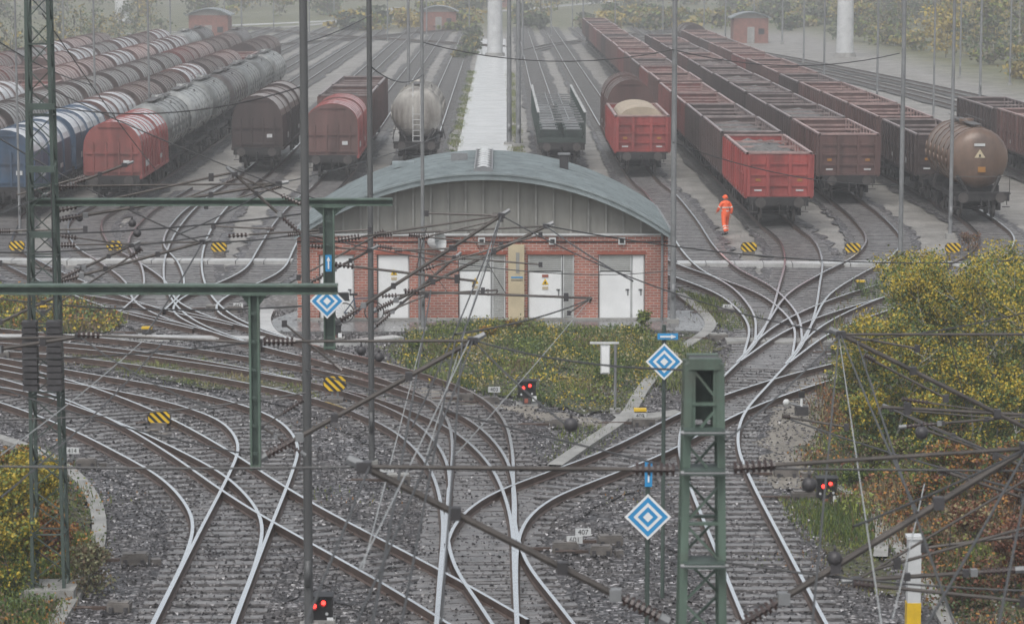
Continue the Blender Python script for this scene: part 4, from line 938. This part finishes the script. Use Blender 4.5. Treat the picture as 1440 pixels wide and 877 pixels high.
def pmach(x,y,s=1.,k='mach'):
    p=g(x,y); b=MB(); a=random.uniform(-.1,.1); X,Y=p.x,p.y
    b.box((X,Y,.13),(.62*s,.36*s,.22*s),k,a); b.box((X,Y,.13+.13*s),(.54*s,.30*s,.04),'conc2' if random.random()<.35 else k,a); b.box((X,Y,.13+.155*s),(.06,.06,.03),'dsteel',a)
    for dx in (-.2,.2): b.box((X+dx*s,Y-.2*s,.09),(.08,.06,.12),'dsteel',a)
    b.box((X-.55*s,Y,.11),(.4*s,.1,.06),'railside',a); b.tube((X-1.3*s,Y-.05,.12),(X-.35*s,Y,.12),.018,.018,'railside',6); b.tube((X-1.2*s,Y+.1,.12),(X-.35*s,Y,.12),.016,.016,'railside',6)
    if random.random()<.5: b.box((X+.5*s,Y-.1,.08),(.22*s,.22*s,.16),k,.3)
    return b.obj('point_machine')
for x,y in [(690,570),(795,778),(190,794),(168,862),(122,658),(560,681),(330,441),(1021,443),(205,472),(1105,672),(1130,705),(858,768),(1185,500),(905,600),(300,438),(1010,480),(240,600),(845,782),(655,565),(788,602),(0,505),(60,447),(1240,408)]: pmach(x,y,random.uniform(.7,1.))
def plate(x,y,txt,w=.34,h=.16,z=.3):
    p=g(x,y); e=MB(); e.box((p.x,p.y,z),(w,.03,h),'wht2'); e.box((p.x,p.y+.03,z/2),(.05,.03,z),'steel'); o=e.obj('number_plate')
    cu=bpy.data.curves.new('t','FONT'); cu.body=txt; cu.size=h*.95; cu.align_x='CENTER'; cu.align_y='CENTER'; t=bpy.data.objects.new('digits',cu); sc.collection.objects.link(t); t.rotation_euler=(math.pi/2,0,0); t.location=(p.x,p.y-.02,z); cu.materials.append(M['black']); t.parent=o
for x,y,t in [(695,562,'403'),(820,767,'407'),(808,778,'601'),(544,676,'404'),(102,650,'414'),(900,600,'409'),(1023,443,'451'),(335,441,'442')]: plate(x,y,t)
for x,y in [(207,474),(60,443),(1210,407),(1244,405),(1176,502),(900,592)]:
    p=g(x,y); b=MB(); b.box((p.x,p.y,.15),(.3,.22,.3),'dsteel'); b.box((p.x,p.y,.32),(.34,.24,.07),'yellow'); b.tube((p.x-.3,p.y,.1),(p.x+.3,p.y,.1),.04,.04,'steel',6); b.obj('switch_lantern')
p=g(865,580); b=MB(); b.tube((p.x,p.y,0),(p.x,p.y,1.9),.04,.04,'steel',8); q=at(851,505,p.y); b.box((q.x,q.y,q.z),(.26,.2,.78),'wht2'); b.box((q.x,q.y-.11,q.z),(.2,.02,.7),'white'); q2=at(850,482,p.y); b.box((q2.x,q2.y,q2.z),(.8,.08,.05),'wht2'); b.box(((q.x+p.x)/2,q.y,q.z-.2),(.5,.05,.05),'steel'); b.box((p.x,p.y,.06),(.3,.3,.12),'conc2'); b.obj('relay_box')
p=g(1127,586); b=MB(); b.box((p.x,p.y,.15),(.35,.3,.3),'dsteel'); b.tube((p.x,p.y,.2),(p.x,p.y,.55),.04,.04,'white',8); b.box((p.x,p.y,.62),(.16,.08,.18),'black'); b.tube((p.x,p.y,.3),(p.x-.35,p.y,.38),.03,.03,'steel',6); b.ball((p.x-.42,p.y,.4),.1,'wht2',12,8); b.obj('switch_lever',smooth=['wht2'])
p=g(1283,905); b=MB(); b.box((p.x,p.y,.35),(.26,.26,.9),'yellow'); b.box((p.x,p.y,1.4),(.24,.24,1.2),'wht2'); b.box((p.x,p.y,2.02),(.3,.3,.06),'wht2'); b.obj('marker_post')
def bicycle(p,rz):
    b=MB()
    for cx in (-.52,.52):
        pr_=None
        for j in range(25):
            t=2*math.pi*j/24; q=(cx+.33*math.cos(t),0,.35+.33*math.sin(t))
            if pr_: b.tube(pr_,q,.022,.022,'black',5,False)
            pr_=q
        for j in range(8): t=math.pi*j/8; b.tube((cx-.32*math.cos(t),0,.35-.32*math.sin(t)),(cx+.32*math.cos(t),0,.35+.32*math.sin(t)),.004,.004,'steel',3,False)
    F_=[((-.52,0,.35),(-.1,0,.3)),((-.1,0,.3),(.38,0,.78)),((-.18,0,.82),(.38,0,.82)),((-.1,0,.3),(-.2,0,.95)),((-.52,0,.35),(-.18,0,.8)),((.38,0,.72),(.52,0,.35)),((.38,0,.72),(.34,0,1.02))]
    for a,c in F_: b.tube(a,c,.02,.02,'blue',6)
    b.box((-.2,0,.97),(.26,.12,.06),'black'); b.tube((.34,-.28,1.02),(.34,.28,1.02),.015,.015,'black',6); b.box((-.55,0,.78),(.4,.16,.04),'black'); b.box((-.55,.0,.92),(.34,.26,.24),'black'); b.box((.5,0,.85),(.25,.3,.2),'dsteel')
    b.obj('bicycle',loc=p,rz=rz)
bicycle((bX(505),BY-.6,.1),.25)

# ---------------- person
V0=[(0,0,.95),(0,0,1.12),(0,-.02,1.32),(0,-.02,1.47),(0,-.03,1.54),(-.12,-.02,.88),(-.14,-.16,.50),(-.15,-.12,.12),(.12,.02,.88),(.14,.10,.50),(.15,.30,.15),(-.20,-.01,1.42),(-.30,.06,1.14),(-.29,-.04,.92),(.20,-.01,1.42),(.31,-.08,1.16),(.28,-.28,1.02)]
def person(p,rz):
    root=empty('railway_worker',p); root.rotation_euler=(0,0,rz)
    def skin(name,V,E,Rd,k,sub=2,rootv=0):
        me=bpy.data.meshes.new(name); me.from_pydata(V,E,[]); me.materials.append(M[k]); o=bpy.data.objects.new(name,me); sc.collection.objects.link(o); o.parent=root
        m=o.modifiers.new('s','SKIN'); 
        for i,r in enumerate(Rd):
            me.skin_vertices[0].data[i].radius=(r if isinstance(r,tuple) else (r,r)); me.skin_vertices[0].data[i].use_root=(i==rootv)
        m.use_smooth_shade=True; s=o.modifiers.new('d','SUBSURF'); s.levels=sub; s.render_levels=sub; return o
    E=[(0,1),(1,2),(2,3),(3,4),(0,5),(5,6),(6,7),(0,8),(8,9),(9,10),(3,11),(11,12),(12,13),(3,14),(14,15),(15,16)]
    Rd=[(.17,.13),(.19,.14),(.21,.15),(.13,.10),(.07,.07),(.115,.115),(.095,.095),(.09,.09),(.115,.115),(.095,.095),(.09,.09),(.09,.09),(.07,.07),(.06,.06),(.09,.09),(.07,.07),(.06,.06)]
    skin('body',V0,E,Rd,'orange')
    for (x,y,z,tl) in ((-.15,-.13,.05,0),(.15,.33,.09,.5)):
        skin('boot',[(x,y+.04,z+.06),(x,y+.03,z),(x,y-.16,z-.01+ -tl*.1)],[(0,1),(1,2)],[(.06,.06),(.055,.05),(.045,.035)],'boot',1)
    b=MB(); b.ball((0,-.04,1.64),.1,'skin',14,10,(.82,.95,1.15)); b.ball((0,-.135,1.635),.018,'skin',8,6); 
    for s in (-1,1): b.ball((s*.035,-.128,1.66),.012,'black',8,6); b.ball((s*.085,-.035,1.64),.022,'skin',8,6,(.5,1,1.3))
    b.box((0,-.131,1.595),(.045,.01,.008),'reddoor'); b.tube((0,-.03,1.5),(0,-.035,1.58),.055,.05,'skin',10)
    b.obj('head',parent=root,smooth=['skin'])
    b=MB(); b.ball((0,-.03,1.70),.118,'orange',16,10,(.95,1.1,.85)); b.tube((0,-.04,1.69),(0,-.045,1.675),.125,.145,'orange',16); b.obj('helmet',parent=root,smooth=['orange'])
    for (w,d) in (((-.29,-.05,.88),Vector((0,-.15,-1)).normalized()),((.275,-.32,.995),Vector((-.1,-.9,-.45)).normalized())):
        w=Vector(w); s=Vector((1,0,0)); skin('palm',[tuple(w),tuple(w+d*.08)],[(0,1)],[(.03,.03),(.038,.022)],'skin',1)
        for i,l in enumerate((.065,.075,.07,.055)):
            o_=w+d*.08+Vector((0,(i-1.5)*.018,0)) if abs(d.z)>.7 else w+d*.08+s*(i-1.5)*.018
            q=o_+d*l*.6; q2=q+d*l*.4+Vector((0,.012,-.01)); skin('finger',[tuple(o_),tuple(q),tuple(q2)],[(0,1),(1,2)],[.009,.009,.008],'skin',1)
        o_=w+d*.03; t=Vector((0,-.035,0)) if abs(d.z)>.7 else Vector((-.035,0,0)); skin('thumb',[tuple(o_),tuple(o_+t+d*.02),tuple(o_+t+d*.06)],[(0,1),(1,2)],[.012,.010,.009],'skin',1)
    b=MB()
    def band(c,d,rx,h=.045):
        c=Vector(c); d=Vector(d).normalized(); b.tube(c-d*h/2,c+d*h/2,rx,rx,'refl',16,False)
    for i,(a,c,r0) in enumerate(((5,6,.1),(6,7,.088),(8,9,.1),(9,10,.088))):
        A,B=Vector(V0[a]),Vector(V0[c]); 
        if i%2: 
            for t in (.3,.6): band(A.lerp(B,t),B-A,r0)
    for a,c in ((11,12),(14,15)): A,B=Vector(V0[a]),Vector(V0[c]); band(A.lerp(B,.65),B-A,.075)
    for z,r in ((1.08,1.),(1.24,1.04)):
        prv=None
        for j in range(25):
            t=2*math.pi*j/24; q=(.185*r*math.cos(t),.143*r*math.sin(t)-.01,z)
            if prv: b.bar(prv,q,.012,.045,'refl')
            prv=q
    b.obj('reflective_bands',parent=root)
p=g(1020,331); person((p.x,p.y,.03),math.radians(205))

# ---------------- mist
m=bpy.data.materials.new('mist'); m.use_nodes=True; nt=m.node_tree; nt.nodes.clear(); o=nt.nodes.new('ShaderNodeOutputMaterial'); v=nt.nodes.new('ShaderNodeVolumeScatter'); v.inputs['Density'].default_value=.00105; v.inputs['Color'].default_value=(.99,.995,1,1); v.inputs['Anisotropy'].default_value=.1; nt.links.new(v.outputs[0],o.inputs['Volume']); M['mist']=m
b=MB(); b.box((0,600,24.5),(900,1300,50),'mist'); b.obj('mist')

# ---------------- light
w=bpy.data.worlds.new('World'); sc.world=w; w.use_nodes=True; nt=w.node_tree; bg=nt.nodes['Background']; sky=nt.nodes.new('ShaderNodeTexSky'); sky.sky_type='NISHITA'; sky.sun_disc=False
EL,AZ=math.radians(58),math.radians(200); sky.sun_elevation=EL; sky.sun_rotation=AZ; sky.dust_density=3; sky.air_density=1.2; sky.ozone_density=1
hs=nt.nodes.new('ShaderNodeHueSaturation'); hs.inputs['Saturation'].default_value=.30; hs.inputs['Value'].default_value=1.15; nt.links.new(sky.outputs[0],hs.inputs['Color']); nt.links.new(hs.outputs[0],bg.inputs[0]); bg.inputs[1].default_value=.15
sd=bpy.data.lights.new('sun','SUN'); sd.energy=1.5; sd.angle=math.radians(30); sd.color=(1,.985,.95); so=bpy.data.objects.new('sun',sd); sc.collection.objects.link(so)
dv=Vector((math.sin(AZ)*math.cos(EL),math.cos(AZ)*math.cos(EL),math.sin(EL))); so.rotation_euler=dv.to_track_quat('Z','Y').to_euler(); so.location=(0,0,60)
